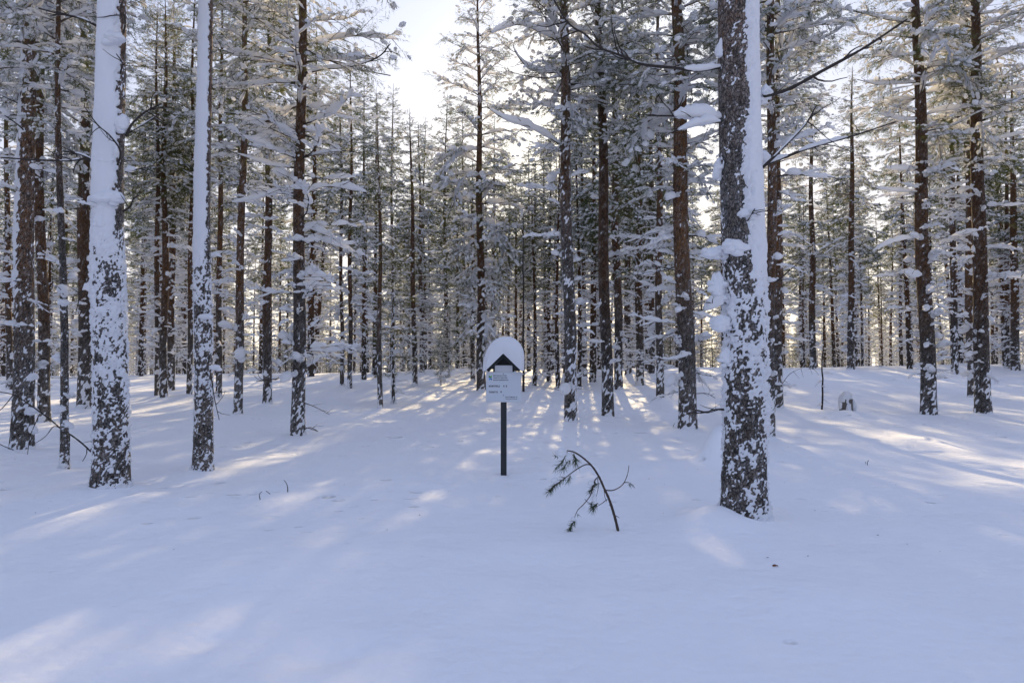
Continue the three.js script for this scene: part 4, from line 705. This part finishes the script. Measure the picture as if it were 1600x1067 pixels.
{ // bits of bark and needles that fell on the snow
  const rng = rngOf(5), m = new MB();
  for (let k = 0; k < 130; k++) { const x = (rng() * 2 - 1) * 11, z = -5.5 - 14 * rng(), y = ground(x, z) + 0.004, s = 0.003 + 0.006 * rng() * rng(), a = rng() * TAU; m.blob(BLOB_FAR[k % 6], x, y, z, s * (1 + rng() * 2), s * 0.35, s, V(Math.cos(a), 0, Math.sin(a))); }
  tag(part('bark_litter', m.geo(), M.wood, scene), 'dark crumbs of bark scattered over the smooth snow', 'litter', null, 'stuff');
  const q = onLand(1212, 889), g = thing('bark_flake', 'reddish curled bark flake lying alone in the foreground snow', 'bark flake', V(q.x, ground(q.x, q.z) + 0.006, q.z)), f = new THREE.PlaneGeometry(0.045, 0.02, 8, 4), P2 = f.attributes.position;
  for (let k = 0; k < P2.count; k++) P2.setZ(k, 0.008 * Math.cos(P2.getX(k) * 60) + 0.006 * (n3(P2.getX(k) * 90, P2.getY(k) * 90, 2) - 0.5)); f.computeVertexNormals(); f.rotateX(-1.2); part('flake', f, new THREE.MeshStandardMaterial({ color: C(0.16, 0.06, 0.03), roughness: 0.9, side: THREE.DoubleSide }), g);
}

// ---------------------------------------------------------------- young trees
function young(px, py, k, s, label) { const q = onLand(px, py), g = thing('young_pine', label, 'young pine', V(q.x, ground(q.x, q.z) - 0.03, q.z)); dressFar(g, YOUNG[k]); g.scale.setScalar(s); g.rotation.y = px; return g; }
young(612, 631, 0, 0.95, 'young pine bowed under snow just right of the slender open-ground pine');
young(700, 590, 1, 0.9, 'small snow-covered young pine on the crest left of the sign');
young(690, 602, 1, 0.55, 'knee-high snowy pine seedling left of the tall pine behind the sign');
function pole(px, py, w, px2, py2, label, group) {
  const q = onLand(px, py), d = -q.z, y0 = ground(q.x, q.z), e = at(px2, py2, d), rng = rngOf(px * 3), g = thing('dead_sapling', label, 'dead sapling', V(q.x, y0, q.z), group), H = e.y - y0, r = w * d / F / 2;
  const pts = Array.from({ length: 14 }, (_, k) => { const t = k / 13; return V((e.x - q.x) * t + (k ? (rng() - 0.5) * 0.04 : 0), -0.2 + (H + 0.2) * t, (rng() - 0.5) * 0.03); }), mb = new MB();
  mb.tube(pts, pts.map((_, k) => lerp(r, r * 0.35, k / 13)), 7); const st = part('stem', mb.geo(), M.wood, g);
  const tw = 14; for (let k = 0; k < tw; k++) { const p = along(pts, 0.12 + 0.85 * k / tw), m = new MB(), w2 = walk(rng, { L: 0.12 + 0.4 * rng() * (1 - k / tw * 0.5), e0: (rng() - 0.4) * 0.9, yaw: rng() * TAU, bend: -0.4, n: 5, crook: 0.4 }).map((v) => v.add(p)); m.tube(w2, w2.map((_, j) => lerp(0.006, 0.002, j / 5)), 4); const b = part('twig', m.geo(), M.wood, g); if (rng() < 0.55) { const s = new MB(); s.ribbon(stretch(w2, 0, 0.8, 7), 0.035, 0.05, 7, rng); part('snow', s.geo(), M.snow, b); } }
  void st;
}
pole(818, 612, 4, 817, 335, 'pole-thin dead sapling close right of the sign');
pole(863, 584, 4, 858, 470, 'short leaning dead sapling between the sign and the grey-barked pine');
pole(1285, 640, 3.2, 1287, 498, 'thin dead sapling with a snow tuft left of the snow-capped stump');

// ---------------------------------------------------------------- the stand behind: single pines, then the wood beyond
{
  const rng = rngOf(2024), put = near.map((o) => [o.foot.x, o.foot.z]);
  const skyLine = (px) => { // highest a crown may reach in the photograph's sky gaps
    const gap = (c, w, y) => y * Math.exp(-(((px - c) / w) ** 4));
    return Math.max(gap(812, 22, 250), gap(645, 30, 105), gap(1392, 34, 150), gap(785, 22, 120));
  };
  const veil = [[851, 39, 4, 0.98], [836, 31.5, 4, 0.8], [864, 46, 0, 0.95], [835, 28.5, 4, 0.68], [858, 30.5, 4, 0.8], [905, 28, 4, 0.85], [926, 31, 0, 0.95], [872, 27, 4, 0.78], [662, 47, 1, 1], [694, 43, 1, 1], [726, 46, 0, 1.1], [612, 44, 1, 1.05], [586, 38, 0, 1], [878, 27], [890, 31], [884, 36], [945, 26.5], [938, 31], [930, 37], [806, 39], [815, 43], [795, 41], [785, 34], [958, 34], [902, 27.5], [826, 40], [820, 60], [868, 36], [770, 44], [760, 52], [715, 40], [700, 50], [728, 58], [690, 38], [672, 54], [745, 64], [856, 31], [912, 34], [935, 40], [880, 66], [925, 66], [970, 46], [848, 70], [895, 74], [940, 72], [990, 62], [1010, 38], [838, 60]];
  const stand = []; let made = 0, first = PROTO.map(() => null);
  for (let tries = 0; tries < 9000 && made < 245; tries++) {
    let d = 27 + 58 * Math.pow(rng(), 0.7), x = (rng() * 2 - 1) * (0.82 * d + 5); if (tries < veil.length) { d = veil[tries][1]; x = (veil[tries][0] - 800) / F * d; } const z = -d, px = 800 + F * x / d; if (px < -90 || px > 1760) continue;
    const pick = veil[tries]; if (!pick && d > 38 && d < 64 && px > 815 && px < 985 && rng() < 0.85) continue; if (put.some(([a, b]) => (a - x) ** 2 + (b - z) ** 2 < (pick ? 1.2 : d < 40 ? 7.5 : 5))) continue;
    if (d < 34 && tries > 40 && rng() < 0.45) continue;
    const k = pick?.[2] ?? made % PROTO.length, y = ground(x, z), gapY = skyLine(px);
    let s = pick?.[3] ?? (px < 560 || px > 860 ? 0.88 : 0.78) + 0.26 * rng();
    if (gapY > 20 && !pick?.[3]) { const top = at(px, gapY + 20 * rng(), d).y - y; if (top < 5.5 || d < 35) continue; s = Math.min(s, top / PROTO[k].H); }
    put.push([x, z]); made++;
    const text = 'snowy pine of the stand behind';
    let g;
    if (!first[k]) { g = first[k] = thing('background_pine', text, 'pine tree', V(0, 0, 0), null); dressFar(g, PROTO[k]); } else { g = first[k].clone(); g.name = numbered('background_pine'); scene.add(g); }
    g.userData = { label: text, category: 'pine tree', group: 'single pines of the stand behind' }; stand.push({ g, px, d });
    g.position.set(x, y - 0.05, z); g.rotation.set((rng() - 0.5) * 0.06, rng() * TAU, (rng() - 0.5) * (rng() < 0.12 ? 0.16 : 0.05)); g.scale.set(s * (0.85 + 0.3 * rng()), s, s * (0.85 + 0.3 * rng())); if (s < 0.8) g.scale.setScalar(s);
  }
  { // each is told by the nearer pine it is seen beside and by how far back it stands
    const spot = new Map(), nth = ['first', 'second', 'third', 'fourth', 'fifth', 'sixth', 'seventh', 'eighth', 'ninth', 'tenth', 'eleventh', 'twelfth', 'thirteenth', 'fourteenth', 'fifteenth', 'sixteenth', 'seventeenth', 'eighteenth', 'nineteenth', 'twentieth'];
    for (const t of stand) { let b = null; for (const o of near) { const x = o.f[0], q = Math.abs(x - t.px); if (!b || q < b.q) b = { q, o, side: t.px < x ? 'left' : 'right' }; } const k = b.o.short + '|' + b.side; if (!spot.has(k)) spot.set(k, []); spot.get(k).push({ t, b }); }
    for (const l of spot.values()) l.sort((a, b) => a.t.d - b.t.d).forEach(({ t, b }, n) => { t.g.userData.label = `${nth[n] ?? 'twenty-' + nth[n - 20]} snowy pine back, just ${b.side} of the ${b.o.short}`; });
  }
  // the far wood reads as one mass
  const wood = PROTO[4].raw, geo = joined([wood.crown.w, wood.crown.nd, wood.crown.sn, wood.dead.w, wood.dead.sn, wood.fl]), ms = [M.limb, M.needle[1], M.snowThin, M.wood, M.snowThin, M.trunkSnow];
  const spots = []; for (let t = 0; t < 9000 && spots.length < 420; t++) { const d = 82 + 68 * rng(), x = (rng() * 2 - 1) * (0.84 * d), px = 800 + F * x / d; if (spots.some(([a, b]) => (a - x) ** 2 + (b + d) ** 2 < 5)) continue; const gy = skyLine(px); let s = 0.5 + 0.25 * rng(); if (gy > 20) s = Math.min(s, (at(px, gy, d).y - ground(x, -d)) / 14.2); spots.push([x, -d, s, rng() * TAU]); }
  for (let t = 0; t < 4000 && spots.length < 458; t++) { const z = 13 + 34 * rng(), x = (rng() * 2 - 1) * 42; if (spots.some(([a, b]) => (a - x) ** 2 + (b - z) ** 2 < 7)) continue; spots.push([x, z, 0.9 + 0.25 * rng(), rng() * TAU]); } // the wood goes on behind
  for (let t = 0; t < 6000 && spots.length < 610; t++) { const z = 8 - 84 * rng(), e = rng() < 0.5 ? -1 : 1, x = e * (Math.max(9, 0.79 * -z) + 2.2 + 36 * rng() * rng()); if (spots.some(([a, b]) => (a - x) ** 2 + (b - z) ** 2 < 8)) continue; spots.push([x, z, 0.9 + 0.25 * rng(), rng() * TAU]); } // and to both sides
  const im = new THREE.InstancedMesh(geo, ms, spots.length), it = new THREE.InstancedMesh(PROTO[4].trunk, M.bark, spots.length);
  spots.forEach(([x, z, s, a], k) => { const m = M4(x, ground(x, z) - 0.05, z, a, 0, s); im.setMatrixAt(k, m); it.setMatrixAt(k, m); });
  const low = YOUNG[0].raw, lg = joined([low.crown.w, low.crown.nd, low.crown.sn, low.dead.w, low.dead.sn, low.tk]), bush = [];
  for (let t = 0; t < 6000 && bush.length < 460; t++) { const d = 56 + 84 * rng(), x = (rng() * 2 - 1) * 0.85 * d; if (put.some(([a, b]) => (a - x) ** 2 + (b + d) ** 2 < 1)) continue; bush.push([x, -d, 0.45 + 0.55 * rng(), rng() * TAU]); }
  const ib = new THREE.InstancedMesh(lg, [M.limb, M.needle[1], M.snow, M.wood, M.snow, M.wood], bush.length);
  bush.forEach(([x, z, s, a], k) => ib.setMatrixAt(k, M4(x, ground(x, z) - 0.05, z, a, 0, s))); ib.name = 'undergrowth'; ib.userData.kind = 'stuff';
  const g = thing('far_forest', 'far mass of snowy pines closing the view behind the single trees', 'forest', V(0, 0, 0)); g.userData.kind = 'stuff';
  im.name = 'crown'; it.name = 'trunk'; im.userData.kind = it.userData.kind = 'stuff'; g.add(im, it, ib);
}
renderer.render(scene, camera);
